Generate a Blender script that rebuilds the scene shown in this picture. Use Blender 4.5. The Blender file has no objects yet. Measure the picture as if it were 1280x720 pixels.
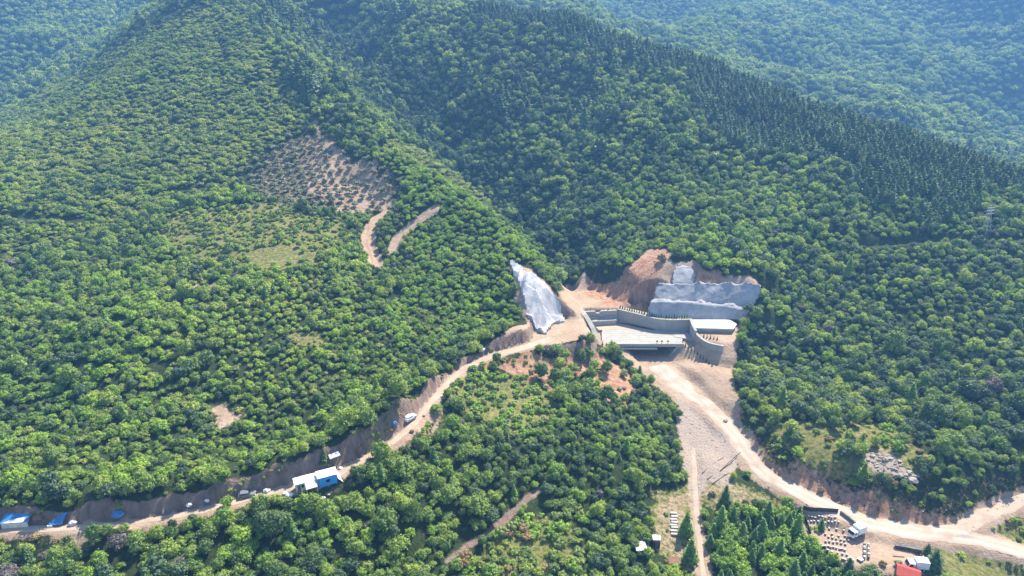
import bpy, bmesh, math, random
import numpy as np
from mathutils import Vector, Matrix
R = math.radians
rng = np.random.default_rng(7)
random.seed(7)
SC = bpy.context.scene
COL = SC.collection

# ------------------------------------------------------------------ camera, sky, sun, exposure
CAM_H = 130.0
PITCH = R(21.0)
FPX = 853.0                                   # focal length in pixels of the 1280x720 photograph
cam_d = bpy.data.cameras.new('camera')
cam_d.sensor_width = 36.0
cam_d.lens = FPX / 1280 * 36
cam_d.clip_start = 1.0
cam_d.clip_end = 8000
cam = bpy.data.objects.new('camera', cam_d)
COL.objects.link(cam)
cam.location = (0, 0, CAM_H)
cam.rotation_euler = (math.pi / 2 - PITCH, 0, 0)
SC.camera = cam

SUN_AZ, SUN_EL = 34.0, 51.0                   # degrees right of the view direction, above the horizon
world = bpy.data.worlds.new('World')
SC.world = world
world.use_nodes = True
wn = world.node_tree.nodes
sky = wn.new('ShaderNodeTexSky')
sky.sky_type = 'NISHITA'
sky.sun_disc = False
sky.sun_elevation = R(SUN_EL)
sky.sun_rotation = R(SUN_AZ)
sky.air_density = 1.0
sky.dust_density = 0.6
sky.ozone_density = 1.5
wn['Background'].inputs['Strength'].default_value = 0.12
world.node_tree.links.new(sky.outputs[0], wn['Background'].inputs['Color'])
sun_d = bpy.data.lights.new('sun', 'SUN')
sun_d.energy = 5.0
sun_d.angle = R(0.53)
sun_d.color = (1.0, 0.93, 0.80)
sun = bpy.data.objects.new('sun', sun_d)
COL.objects.link(sun)
to_sun = Vector((math.sin(R(SUN_AZ)) * math.cos(R(SUN_EL)), math.cos(R(SUN_AZ)) * math.cos(R(SUN_EL)), math.sin(R(SUN_EL))))
sun.rotation_euler = to_sun.to_track_quat('Z', 'Y').to_euler()
SC.view_settings.view_transform = 'Standard'
SC.view_settings.look = 'None'
SC.view_settings.gamma = 1.0
SC.view_settings.use_curve_mapping = False
SC.view_settings.exposure = 1.2
SC.cycles.max_bounces = 6
SC.cycles.diffuse_bounces = 2
SC.cycles.transmission_bounces = 3
SC.cycles.volume_bounces = 1
SC.cycles.use_denoising = True

# ------------------------------------------------------------------ pixels of the photograph <-> points
CP, SP = math.cos(PITCH), math.sin(PITCH)
def ray(px, py):
    u = (px - 640) / FPX
    v = (360 - py) / FPX
    return u, CP + v * SP, -SP + v * CP
def PY(px, py, Y):                            # point on the pixel's ray at forward distance Y
    x, y, z = ray(px, py)
    t = Y / y
    return (x * t, Y, CAM_H + z * t)
def PZ(px, py, z0):                           # point on the pixel's ray at height z0
    x, y, z = ray(px, py)
    t = (z0 - CAM_H) / z
    return (x * t, y * t, z0)
def PF(px, py, Y):                            # wooded ground: the photograph shows the canopy, the soil lies lower
    x, y, z = PY(px, py, Y)
    return (x, y, z - 3.8)
def project(x, y, z):
    dz = z - CAM_H
    d = y * CP - dz * SP
    return 640 + FPX * x / d, 360 - FPX * (y * SP + dz * CP) / d, d

# ------------------------------------------------------------------ noise
def vnoise(x, y, seed=0):
    xi = np.floor(x).astype(np.int64); yi = np.floor(y).astype(np.int64)
    fx = x - xi; fy = y - yi
    fx = fx * fx * (3 - 2 * fx); fy = fy * fy * (3 - 2 * fy)
    def h(a, b):
        n = (a * 374761393 + b * 668265263 + seed * 1442695041) & 0x7fffffff
        n = ((n ^ (n >> 13)) * 1274126177) & 0x7fffffff
        return ((n ^ (n >> 16)) & 0xffff) / 65535.0
    return (h(xi, yi) * (1 - fx) + h(xi + 1, yi) * fx) * (1 - fy) + (h(xi, yi + 1) * (1 - fx) + h(xi + 1, yi + 1) * fx) * fy
def fbm(x, y, seed=0, octv=4):
    s = 0; a = 1; t = 0
    for k in range(octv):
        s = s + a * (vnoise(x, y, seed + k) - 0.5); t += a
        a *= 0.5; x = x * 2.03 + 17.1; y = y * 2.03 + 5.7
    return s / t * 2

# ------------------------------------------------------------------ terrain: measured points, then a smooth sheet through them
# roads as pixel + height; each point also pins the natural ground
ROAD_MAIN = [PZ(*p) for p in [(813, 444, 13.2), (822, 457, 12.9), (845, 478, 12.2), (880, 505, 10.8), (915, 540, 9.0), (935, 570, 7.6),
             (960, 595, 6.4), (1010, 622, 5.0), (1060, 645, 4.0), (1110, 660, 3.5), (1170, 668, 3.2), (1230, 676, 3.0), (1300, 697, 2.5), (1380, 725, 2)]]
ROAD_BRANCH = [PZ(*p) for p in [(1150, 666, 3.3), (1200, 659, 3.8), (1240, 641, 5.0), (1290, 621, 6.6), (1350, 598, 8.5)]]
ROAD_LEFT = [PZ(*p) for p in [(-80, 668, 17.6), (20, 662, 18), (100, 659, 18.2), (200, 648, 18.6), (270, 634, 19), (330, 618, 19.5), (400, 601, 20.2), (440, 583, 21),
             (480, 560, 22), (512, 535, 23.2), (540, 502, 24.2), (570, 470, 25.2), (605, 449, 26), (645, 437, 26.4), (690, 424, 26.5), (720, 412, 26.5)]]
STREAM_PATH = [PZ(*p) for p in [(866, 560, 6.4), (868, 590, 5.0), (869, 630, 3.0), (873, 670, 1.2), (880, 725, -1.0)]]
ORCH_PATH = [PY(*p) for p in [(487, 262, 312), (470, 275, 303), (461, 292, 292), (464, 315, 279), (472, 335, 267)]]
ORCH_PATH2 = [PY(*p) for p in [(545, 279, 300), (520, 287, 294), (500, 296, 288), (490, 313, 279)]]
BENCH_LEFT = [PY(*p) for p in [(-60, 266, 310), (0, 268, 309), (60, 274, 306), (100, 276, 305)]]
BENCH_LEFT2 = [PY(*p) for p in [(180, 244, 325), (225, 236, 330), (270, 228, 334)]]
BENCH_RIGHT = [PY(*p) for p in [(1080, 288, 283), (1130, 288, 281), (1180, 288, 279), (1230, 290, 277), (1290, 293, 275), (1360, 296, 273)]]
TRACK_LOW = [PZ(*p) for p in [(560, 700, 6.5), (590, 680, 7.2), (620, 660, 8.2), (650, 632, 9.5), (672, 615, 10.4)]]

C = []
C += ROAD_MAIN + ROAD_BRANCH + ROAD_LEFT + STREAM_PATH + ORCH_PATH + TRACK_LOW
# wide sandy valley floor below the dam
C += [PZ(*p) for p in [(880, 460, 15.5), (910, 470, 15.0), (925, 510, 13.0), (900, 490, 13.0), (930, 545, 10.5), (875, 540, 8.0), (880, 580, 6.5), (905, 600, 6.0),
      (850, 500, 11.5), (852, 530, 9.0), (860, 620, 3.4), (835, 640, 3.0), (840, 690, 0.5), (905, 640, 3.5), (950, 640, 3.2), (930, 700, 0.0), (1000, 700, 0.5), (1000, 650, 2.6)]]
# yard with the hives and the grass below the road
C += [PZ(*p) for p in [(1010, 640, 2.8), (1045, 650, 2.6), (1060, 675, 2.2), (1090, 690, 2.0), (1040, 690, 1.8), (1130, 700, 1.8), (1180, 690, 1.8), (1240, 700, 1.2), (1200, 720, 0.5), (1280, 720, 0.5), (1100, 720, 1.2), (1260, 655, 3.6)]]
# bank and terrace above the lower road
C += [PZ(*p) for p in [(1080, 600, 10.5), (1130, 612, 10.0), (1170, 622, 9.0), (1030, 585, 11.0), (1000, 562, 12.5), (965, 552, 11.8), (945, 535, 12.0),
      (1110, 580, 13.0), (1060, 560, 14.0), (1010, 535, 15.5), (1150, 580, 13.5), (960, 500, 16.5), (1200, 600, 12.0), (1250, 595, 11.5), (1300, 570, 14.0), (930, 500, 14.5)]]
# wooded right-hand slope up to the pine ridge
C += [PF(*p) for p in [(930, 440, 229), (960, 420, 236), (1000, 470, 208), (1000, 400, 240), (1100, 500, 192), (1100, 400, 232), (1100, 330, 268), (1000, 330, 272), (1200, 500, 188), (1200, 400, 226), (1200, 330, 256),
      (1280, 500, 185), (1280, 400, 222), (1280, 340, 250), (1280, 270, 286), (1180, 270, 290), (1080, 270, 296), (1400, 400, 220), (1400, 290, 270),
      (960, 370, 256), (1000, 250, 316), (1100, 220, 322), (1200, 220, 318), (900, 250, 318), (900, 180, 370), (1000, 180, 362), (800, 250, 326), (820, 180, 382)]]
RIDGE = [(600, 0, 560), (660, 8, 545), (720, 25, 528), (800, 50, 505), (880, 76, 478), (960, 106, 448), (1050, 136, 412), (1150, 166, 372), (1220, 192, 346), (1280, 216, 328), (1360, 246, 304)]
C += [PF(*p) for p in RIDGE]
for px, py, Y in RIDGE:                       # the ridge drops away behind
    x, y, z = PF(px, py, Y)
    C.append((x + 22, y + 42, z - 16)); C.append((x + 40, y + 90, z - 38))
C += [PF(*p) for p in [(750, 250, 334), (750, 150, 412), (750, 90, 466), (680, 60, 500), (870, 130, 424), (960, 150, 395), (650, 120, 455), (730, 330, 281), (780, 310, 284), (700, 200, 384)]]
# shotcrete cut behind the dam, orange slope, hollow to its left
C += [PZ(*p) for p in [(820, 398, 22.6), (860, 398, 22.4), (900, 397, 22.4), (935, 398, 22.0)]]
C += [PY(*p) for p in [(820, 378, 250.5), (860, 377, 250.5), (905, 381, 249), (940, 384, 245), (822, 371, 252.5), (865, 373, 252.5), (905, 376, 251), (938, 379, 247),
      (825, 356, 257), (870, 354, 257), (910, 356, 256), (945, 360, 251), (842, 333, 264), (870, 334, 263), (840, 350, 260), (900, 335, 263), (950, 340, 261), (955, 390, 243),
      (770, 372, 258), (790, 355, 263), (812, 330, 270), (825, 318, 276), (755, 350, 268), (740, 345, 270), (765, 330, 278), (760, 375, 256.5), (800, 385, 250)]]
C += [PZ(*p) for p in [(730, 372, 24.0), (750, 382, 23.4), (712, 362, 25.5), (790, 385, 23.2)]]
# ravine behind the left spur
C += [(lambda q: (q[0], q[1], q[2] - 17))(PF(*p)) for p in [(705, 335, 281), (690, 290, 306), (660, 240, 352), (620, 190, 398), (570, 150, 442), (520, 110, 486), (460, 60, 560), (400, 10, 640)]]
C += [PF(*p) for p in [(560, 60, 520), (500, 40, 560), (600, 110, 470), (450, 0, 650), (540, 0, 600)]]
# left spur: skyline edge, crest, flanks
for p in [(680, 315, 262), (640, 290, 272), (610, 255, 289), (580, 228, 306), (540, 202, 324), (500, 180, 345), (450, 130, 388), (415, 95, 425), (370, 50, 470)]:
    x, y, z = PF(*p); C.append((x + 15, y + 17, z - 20))     # the spur falls off behind its skyline
C += [PF(*p) for p in [(697, 345, 254), (680, 315, 262), (640, 290, 272), (610, 255, 289), (580, 228, 306), (540, 202, 324), (500, 180, 345), (450, 130, 388), (415, 95, 425), (370, 50, 470), (330, 10, 530),
      (390, 170, 368), (330, 110, 420), (280, 60, 470), (255, 5, 545), (440, 215, 336), (400, 220, 332), (350, 230, 325), (480, 240, 322), (400, 260, 300), (300, 230, 327), (330, 290, 277),
      (400, 300, 268), (450, 300, 272), (520, 300, 276), (560, 320, 258), (600, 300, 270), (560, 270, 290), (400, 350, 240), (480, 350, 246), (540, 370, 237), (600, 370, 238), (600, 340, 250), (640, 340, 246),
      (400, 400, 216), (300, 400, 214), (200, 400, 214), (100, 400, 216), (0, 400, 220), (-100, 400, 222), (480, 420, 209), (540, 430, 206), (590, 415, 216), (630, 395, 227),
      (300, 340, 246), (200, 330, 256), (100, 320, 266), (0, 320, 272), (200, 290, 284), (100, 250, 316), (200, 220, 338), (0, 230, 330), (100, 190, 372), (200, 150, 398), (300, 170, 374), (-100, 260, 312), (-100, 320, 272),
      (0, 180, 385), (250, 100, 440), (100, 130, 440), (180, 70, 490), (-100, 190, 390),
      (0, 500, 180), (100, 500, 179), (200, 500, 178), (300, 500, 177.5), (400, 490, 180), (470, 470, 188), (-100, 500, 182), (300, 450, 195), (100, 450, 197), (400, 540, 164.5), (300, 555, 158), (150, 570, 153.5), (0, 575, 152)]]
# top of the cut above the left road
for (px, py, dy) in [(-60, 637, 3), (30, 633, 3), (120, 627, 3), (210, 615, 3.2), (280, 599, 3.4), (340, 581, 3.6), (400, 561, 3.8), (445, 544, 3.8), (480, 531, 3.2), (505, 507, 3), (540, 480, 3.2), (580, 450, 3.6), (620, 423, 4.6), (648, 413, 4.6)]:
    best = min(ROAD_LEFT, key=lambda q: abs(project(*q)[0] - px))
    i = ROAD_LEFT.index(best)
    xs = [project(*q)[0] for q in ROAD_LEFT]; Ys = [q[1] for q in ROAD_LEFT]
    C.append(PY(px, py, float(np.interp(px, xs, Ys)) + dy))
xs = [project(*q)[0] for q in TRACK_LOW]; Ys = [q[1] for q in TRACK_LOW]
for px, py in [(556, 682), (580, 664), (610, 644), (640, 618), (662, 600)]:      # bank above the low track
    C.append(PY(px, py, float(np.interp(px + 10, xs, Ys)) + 3.4))
# left shotcrete chute and sandy pad
C += [PY(*p) for p in [(655, 345, 243), (668, 370, 236), (680, 395, 231), (690, 360, 244), (700, 385, 236), (706, 396, 233.5), (664, 395, 229)]]
C += [PZ(*p) for p in [(680, 412, 26.6), (700, 405, 26.6), (720, 402, 26.6), (730, 412, 26.0), (700, 428, 26.0), (725, 425, 25.0)]]
# mound between the left road and the channel
C += [PZ(*p) for p in [(745, 437, 19.5), (730, 450, 20.0), (700, 445, 23.0), (660, 452, 24.0), (620, 462, 24.0), (700, 480, 18.5), (740, 490, 16.5), (780, 480, 14.0), (760, 455, 18.0), (790, 470, 13.5), (650, 480, 21.0), (600, 490, 21.5),
      (830, 520, 10.0), (835, 560, 8.0), (845, 590, 5.5), (800, 560, 12.0), (790, 600, 9.5), (815, 625, 5.0), (760, 540, 14.0), (700, 540, 16.0), (640, 530, 18.5), (580, 520, 20.5),
      (700, 590, 12.0), (640, 590, 14.0), (560, 570, 18.0), (500, 600, 18.0), (450, 630, 17.5), (520, 650, 13.5), (400, 660, 16.0), (300, 665, 16.5), (200, 680, 16.0), (100, 690, 15.5), (0, 690, 15.5),
      (400, 710, 12.0), (250, 720, 13.0), (80, 730, 13.0), (500, 700, 9.0), (700, 650, 7.0), (760, 650, 5.0), (700, 700, 3.5), (620, 710, 4.5), (780, 700, 2.0), (540, 740, 4.0), (350, 760, 9.0), (100, 780, 10.0), (-100, 700, 16)]]
# the spur and the mountain go on climbing past the top of the picture
C += [PF(*p) for p in [(242, -30, 600), (235, -62, 690), (330, -35, 600), (420, -45, 690), (330, -80, 760), (520, -40, 680)]]
# far hills
C += [PF(p[0], p[1], p[2] * 1.18) for p in [(0, 120, 640), (60, 60, 700), (0, 50, 760), (130, 30, 780), (0, 0, 900), (120, -30, 950), (-150, 60, 760), (30, 135, 560), (-120, 130, 600), (220, 20, 690), 
      (1280, 190, 560), (1180, 150, 590), (1080, 105, 640), (980, 75, 690), (900, 40, 760), (1280, 120, 690), (1200, 60, 790), (1100, 40, 820), (1280, 20, 880), (1000, 20, 860), (1150, -20, 950), (1280, -40, 1000), (1450, 40, 850), (1450, 180, 600),
      (850, 20, 900), (780, 10, 960), (740, 0, 1000), (830, -25, 1080), (950, -40, 1080), (700, -20, 1150), (500, -90, 1000), (350, -110, 1000)]]
C += [(430, 430, 36), (330, 470, 32), (-420, 520, 45), (-330, 500, 60), (-420, 300, 40), (-330, 150, 26), (330, 180, 18), (420, 300, 40), (300, 60, 2), (0, 60, -6), (-200, 60, 8), (0, -200, -20), (-400, -100, 0), (400, -100, -5),
      (-1500, -300, 20), (1500, -300, 20), (1500, 700, 160), (-1500, 700, 160), (0, 1500, 300), (1000, 1500, 300), (-1000, 1500, 300), (0, 2300, 340), (1800, 2300, 300), (-1800, 2300, 300), (700, 500, 70), (-800, 500, 90), (700, 1000, 190), (-700, 1000, 190)]
C = np.array(C, float)
_keep = []
for i in range(len(C)):                       # drop near-duplicates
    if all((C[i, 0] - C[j, 0]) ** 2 + (C[i, 1] - C[j, 1]) ** 2 > 2.0 for j in _keep):
        _keep.append(i)
C = C[_keep]
RC = 3.0
def kern(a, b):
    d2 = (a[:, None, 0] - b[None, :, 0]) ** 2 + (a[:, None, 1] - b[None, :, 1]) ** 2
    return np.sqrt(d2 + RC * RC)
_n = len(C)
_A = np.zeros((_n + 3, _n + 3))
_A[:_n, :_n] = kern(C, C) - np.eye(_n) * 0.35
_Pm = np.c_[np.ones(_n), C[:, 0] / 100, C[:, 1] / 100]
_A[:_n, _n:] = _Pm
_A[_n:, :_n] = _Pm.T
_W = np.linalg.solve(_A, np.r_[C[:, 2], np.zeros(3)])
def natural(x, y):
    out = np.empty(len(x))
    for i in range(0, len(x), 20000):
        q = np.c_[x[i:i + 20000], y[i:i + 20000]]
        out[i:i + 20000] = kern(q, C) @ _W[:_n] + _W[_n] + _W[_n + 1] * q[:, 0] / 100 + _W[_n + 2] * q[:, 1] / 100
    return out

def grow(start, stop, step, g):
    out = []; v = start; s = step
    while (v < stop) if step > 0 else (v > stop):
        s *= g; v += s; out.append(v)
    return out
GX = np.array(sorted(grow(-150, -1900, -1.2, 1.055)) + list(np.arange(-150, 215.1, 1.0)) + grow(215, 1900, 1.2, 1.055))
GY = np.array(sorted(grow(118, -350, -1.2, 1.12)) + list(np.arange(118, 285.1, 1.0)) + grow(285, 2400, 1.05, 1.022))
NX, NY = len(GX), len(GY)
MX, MY = np.meshgrid(GX, GY)
vx, vy = MX.ravel(), MY.ravel()

def dense(pts, step=1.0):                     # smooth curve through points
    p = np.array(pts, float)
    p = np.vstack([2 * p[0] - p[1], p, 2 * p[-1] - p[-2]])
    out = []
    for i in range(1, len(p) - 2):
        n = max(2, int(np.linalg.norm(p[i + 1] - p[i]) / step))
        for k in range(n):
            t = k / n
            out.append(0.5 * ((2 * p[i]) + (p[i + 1] - p[i - 1]) * t + (2 * p[i - 1] - 5 * p[i] + 4 * p[i + 1] - p[i + 2]) * t * t + (3 * p[i] - p[i - 1] - 3 * p[i + 1] + p[i + 2]) * t ** 3))
    out.append(p[-2])
    return np.array(out)
def nearest(x, y, line):
    d2 = (x[:, None] - line[None, :, 0]) ** 2 + (y[:, None] - line[None, :, 1]) ** 2
    k = d2.argmin(1)
    return np.sqrt(d2[np.arange(len(x)), k]), k
def poly_sd(x, y, poly):                      # signed distance, negative inside
    p = np.array(poly, float)[:, :2]
    n = len(p); best = np.full(len(x), 1e18); inside = np.zeros(len(x), bool)
    for i in range(n):
        a = p[i]; b = p[(i + 1) % n]; e = b - a
        wx = x - a[0]; wy = y - a[1]
        t = np.clip((wx * e[0] + wy * e[1]) / (e @ e + 1e-12), 0, 1)
        best = np.minimum(best, (wx - e[0] * t) ** 2 + (wy - e[1] * t) ** 2)
        c = ((a[1] > y) != (b[1] > y)) & (x < (b[0] - a[0]) * (y - a[1]) / (b[1] - a[1] + 1e-12) + a[0])
        inside ^= c
    d = np.sqrt(best)
    return np.where(inside, -d, d)

def onground(line):                           # hillside tracks lie on the slope, cut in a little
    p = np.array(line); z = natural(p[:, 0], p[:, 1]) - 0.4
    return [(a, b_, c_) for (a, b_, _), c_ in zip(line, z)]
ORCH_PATH2 = onground(ORCH_PATH2); ORCH_PATH = onground(ORCH_PATH)
BENCH_LEFT = onground(BENCH_LEFT); BENCH_LEFT2 = onground(BENCH_LEFT2); BENCH_RIGHT = onground(BENCH_RIGHT)
vz = natural(vx, vy)
# natural unevenness, calmer close to the works
far = np.clip((np.hypot(vx - 40, vy - 225) - 45) / 120, 0, 1)
big = np.clip((vy - 300) / 250, 0, 1)
vz = vz + fbm(vx / 16, vy / 16, 3, 4) * (0.2 + 1.2 * far) + fbm(vx / 60, vy / 60, 9, 3) * (2.0 + 4.5 * big) * far + fbm(vx / 170, vy / 170, 21, 3) * 16 * big ** 1.5 * np.clip((vy - 480) / 150, 0, 1)
gul = np.clip((vy - 275) / 60, 0, 1) * np.clip((vx + 60 + (vy - 300) * 0.35) / 50, 0, 1)
_rl = dense([PF(*p) for p in RIDGE], 8.0); _rd = np.concatenate([nearest(vx[i:i + 20000], vy[i:i + 20000], _rl)[0] for i in range(0, len(vx), 20000)])
crest = np.clip((_rd - 8) / 55, 0, 1)            # the ridge crest itself stays even
gul = gul * crest
vz = vz - np.abs(fbm((vx + 0.25 * vy) / 48 + 0.4 * fbm(vx / 30, vy / 30, 83, 2), (vy - 0.2 * vx) / 150, 81, 3)) * 17 * gul + 3.5 * gul
gul = np.clip((vx - 85) / 30, 0, 1) * np.clip((vy - 195) / 30, 0, 1) * np.clip((300 - vy) / 30, 0, 1)
vz = vz - np.abs(fbm((vx + 0.3 * vy) / 30, vy / 90, 87, 3)) * 8 * gul + 1.5 * gul
fold = np.clip((vy - 520) / 250, 0, 1)
vz = vz - np.abs(fbm(vx / 150 + 0.35 * fbm(vx / 60, vy / 60, 44, 2), vy / 190, 41, 3)) * 55 * fold + 10 * fold
vz = vz + fbm(vx / 3.2, vy / 3.2, 33, 2) * 0.16

def carve(line, w, s_cut, s_fill, reach=26):
    global vz
    L = dense(line)
    lo = L.min(0) - reach - 8; hi = L.max(0) + reach + 8
    idx = np.where((vx > lo[0]) & (vx < hi[0]) & (vy > lo[1]) & (vy < hi[1]))[0]
    if not len(idx): return
    d, k = nearest(vx[idx], vy[idx], L)
    hw = np.interp(k, np.linspace(0, len(L) - 1, len(np.atleast_1d(w))), np.atleast_1d(w)) if np.ndim(w) else w
    zr = L[k, 2]
    e = np.maximum(0, d - hw)
    j = 1 + 0.35 * fbm(vx[idx] / 3.0, vy[idx] / 3.0, 51, 3)
    new = np.clip(vz[idx], zr - e * s_fill, zr + e * s_cut * j)
    ok = d < reach + hw
    vz[idx] = np.where(ok, new, vz[idx])
def pad(poly, z, s_cut, s_fill, reach=14):
    global vz
    p = np.array(poly)
    lo = p.min(0) - reach; hi = p.max(0) + reach
    idx = np.where((vx > lo[0]) & (vx < hi[0]) & (vy > lo[1]) & (vy < hi[1]))[0]
    e = np.maximum(0, poly_sd(vx[idx], vy[idx], p))
    new = np.clip(vz[idx], z - e * s_fill, z + e * s_cut)
    vz[idx] = np.where(e < reach, new, vz[idx])

PAD_SAND = [PZ(*p, 26.4)[:2] for p in [(668, 414), (700, 399), (727, 398), (738, 414), (728, 425), (700, 430), (660, 436)]]
PAD_UP = [PZ(*p, 23.4)[:2] for p in [(716, 366), (740, 360), (790, 386), (815, 396), (772, 388), (726, 386)]]
PAD_RIGHT = [PZ(*p, 20.6)[:2] for p in [(866, 404), (928, 402), (926, 424), (905, 430), (885, 426), (868, 418)]]
PAD_HIVES = [PZ(*p, 2.4)[:2] for p in [(1004, 640), (1048, 642), (1074, 664), (1100, 672), (1140, 690), (1150, 715), (1060, 705), (1020, 680)]]
pad(PAD_SAND, 26.4, 2.2, 1.5, 9)
pad(PAD_UP, 23.4, 1.0, 1.0, 8)
pad(PAD_RIGHT, 20.6, 3.0, 0.8, 6)
pad([(31.5, 231.5), (69.5, 231.5), (69.5, 246.5), (66, 247), (43, 252.5), (30, 252.5)], 17.3, 2.5, 1.0, 9)
pad(PAD_HIVES, 2.4, 0.6, 0.5, 10)
carve(ROAD_LEFT, [1.8, 1.8, 1.8, 2.2, 2.4, 1.9, 2.2, 2.8, 3.6], 4.0, 0.9)
carve(ROAD_MAIN, [6.4, 6.4, 5.5, 4.0, 3.6, 3.4, 3.4, 3.6, 4.0, 3.6, 3.2, 3.0, 3.0], 1.05, 0.8, 18)
carve([(52.3, 243, 13.3), ROAD_MAIN[0], ROAD_MAIN[1]], 6.4, 1.0, 0.8, 12)
carve(ROAD_BRANCH, 2.5, 1.6, 0.7, 14)
carve(STREAM_PATH, 1.2, 0.8, 0.8, 5)
carve(ORCH_PATH, 1.8, 0.8, 0.7, 7)
carve(ORCH_PATH2, 1.8, 0.8, 0.7, 7)
carve(BENCH_LEFT, 2.0, 2.0, 0.8, 9)
carve(BENCH_LEFT2, 1.8, 2.0, 0.8, 9)
carve(BENCH_RIGHT, 2.2, 1.6, 0.8, 9)
carve(TRACK_LOW, 2.0, 2.2, 0.9, 9)
# sprayed-concrete tiers behind the dam: built surfaces, the soil lies behind them
TIERS = {'low': [[(806, 398, 247.5), (830, 399, 247), (862, 399.5, 246.5), (900, 399, 246), (936, 400, 244)], [(812, 378, 249.6), (835, 378, 249.8), (865, 379, 249.8), (900, 383, 248.6), (938, 388, 245.6)], [(815, 374.5, 251.2), (835, 374.5, 251.4), (865, 375.5, 251.4), (900, 379, 250.2), (940, 384, 247.2)]],
         'mid': [[(815, 375, 251.0), (835, 375, 251.2), (865, 376, 251.2), (900, 379.5, 250.0), (942, 385, 247)], [(818, 364, 253.4), (838, 364, 253.8), (868, 364, 253.8), (906, 366, 252.6), (950, 370, 249.2)], [(821, 355, 255.6), (842, 354.5, 256), (870, 353.5, 256.2), (910, 354, 255.2), (953, 358, 251.5)]],
         'top': [[(838, 355.5, 256.6), (853, 355, 256.8), (869, 354.5, 256.8)], [(840, 344, 260), (854, 343, 260.2), (870, 343, 260)], [(843, 333, 263.5), (855, 331, 263.8), (867, 332, 263.5)]]}
def loft(rows, step=0.55):
    nu = 90 if len(rows[0]) > 3 else 26
    U = []
    for r_ in rows:
        L = dense([PY(*p) for p in r_], 0.3); k = np.linspace(0, len(L) - 1, nu); U.append(np.array([np.interp(k, np.arange(len(L)), L[:, c_]) for c_ in range(3)]).T)
    out = []
    for a, b_ in zip(U[:-1], U[1:]):
        n = max(3, int(np.linalg.norm(a - b_, axis=1).mean() / step))
        for q in range(n): out.append(a + (b_ - a) * q / n)
    out.append(U[-1])
    return np.array(out)
LOFT = {k: loft(v) for k, v in TIERS.items()}
for P_ in LOFT.values():
    pts = P_.reshape(-1, 3)
    idx = np.where((vx > pts[:, 0].min() - 1) & (vx < pts[:, 0].max() + 1) & (vy > pts[:, 1].min() - 1) & (vy < pts[:, 1].max() + 1))[0]
    d, k = nearest(vx[idx], vy[idx], pts)
    vz[idx] = np.where(d < 1.3, np.minimum(vz[idx], pts[k, 2] - 0.7), vz[idx])
ZG = vz.reshape(NY, NX)

def hz(x, y):                                 # ground height by the sheet's own triangles (bilinear)
    x = np.atleast_1d(np.asarray(x, float)); y = np.atleast_1d(np.asarray(y, float))
    i = np.clip(np.searchsorted(GX, x) - 1, 0, NX - 2); j = np.clip(np.searchsorted(GY, y) - 1, 0, NY - 2)
    fx = (x - GX[i]) / (GX[i + 1] - GX[i]); fy = (y - GY[j]) / (GY[j + 1] - GY[j])
    return (ZG[j, i] * (1 - fx) + ZG[j, i + 1] * fx) * (1 - fy) + (ZG[j + 1, i] * (1 - fx) + ZG[j + 1, i + 1] * fx) * fy
def gz(x, y):
    return float(hz(x, y)[0])
_TY = np.concatenate([np.arange(70, 420, 0.35), np.arange(420, 1500, 1.5)])
def G(px, py):                                # where the pixel's ray meets the ground
    x, y, z = ray(px, py)
    t = _TY / y
    below = (CAM_H + z * t) < hz(x * t, _TY)
    k = int(np.argmax(below)) if below.any() else len(_TY) - 1
    a = t[k]
    return Vector((x * a, _TY[k], gz(x * a, _TY[k])))
def GP(pix):
    return [tuple(G(*p))[:2] for p in pix]

# ------------------------------------------------------------------ node and mesh helpers
def new_mat(name):
    m = bpy.data.materials.new(name); m.use_nodes = True
    nt = m.node_tree
    return m, nt, nt.nodes['Principled BSDF']
def N(nt, typ, **kw):
    n = nt.nodes.new(typ)
    for k, v in kw.items():
        setattr(n, k, v)
    return n
def mixc(nt, fac, a, b, mode='MIX'):
    n = N(nt, 'ShaderNodeMix', data_type='RGBA', blend_type=mode)
    for sock, v in ((n.inputs[0], fac), (n.inputs[6], a), (n.inputs[7], b)):
        if isinstance(v, bpy.types.NodeSocket): nt.links.new(v, sock)
        elif isinstance(v, (int, float)): sock.default_value = v
        else: sock.default_value = (*v, 1)
    return n.outputs[2]
def mth(nt, op, a, b=None, c=None, clamp=False):
    n = N(nt, 'ShaderNodeMath', operation=op, use_clamp=clamp)
    for sock, v in zip(n.inputs, (a, b, c)):
        if v is None: continue
        if isinstance(v, bpy.types.NodeSocket): nt.links.new(v, sock)
        else: sock.default_value = v
    return n.outputs[0]
def noise(nt, scale, detail=4, vec=None, rough=0.55, dist=0.0):
    n = N(nt, 'ShaderNodeTexNoise')
    n.inputs['Scale'].default_value = scale; n.inputs['Detail'].default_value = detail
    n.inputs['Roughness'].default_value = rough; n.inputs['Distortion'].default_value = dist
    if vec is not None: nt.links.new(vec, n.inputs['Vector'])
    return n.outputs['Fac']
def ramp(nt, fac, stops):
    n = N(nt, 'ShaderNodeValToRGB')
    e = n.color_ramp.elements
    while len(e) < len(stops): e.new(0.5)
    for el, (p, c) in zip(e, stops):
        el.position = p; el.color = (*c, 1)
    nt.links.new(fac, n.inputs[0])
    return n.outputs[0]
def wpos(nt):
    return N(nt, 'ShaderNodeNewGeometry').outputs['Position']
def bump(nt, h, strength, dist, bsdf):
    n = N(nt, 'ShaderNodeBump')
    n.inputs['Strength'].default_value = strength; n.inputs['Distance'].default_value = dist
    nt.links.new(h, n.inputs['Height']); nt.links.new(n.outputs[0], bsdf.inputs['Normal'])
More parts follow.
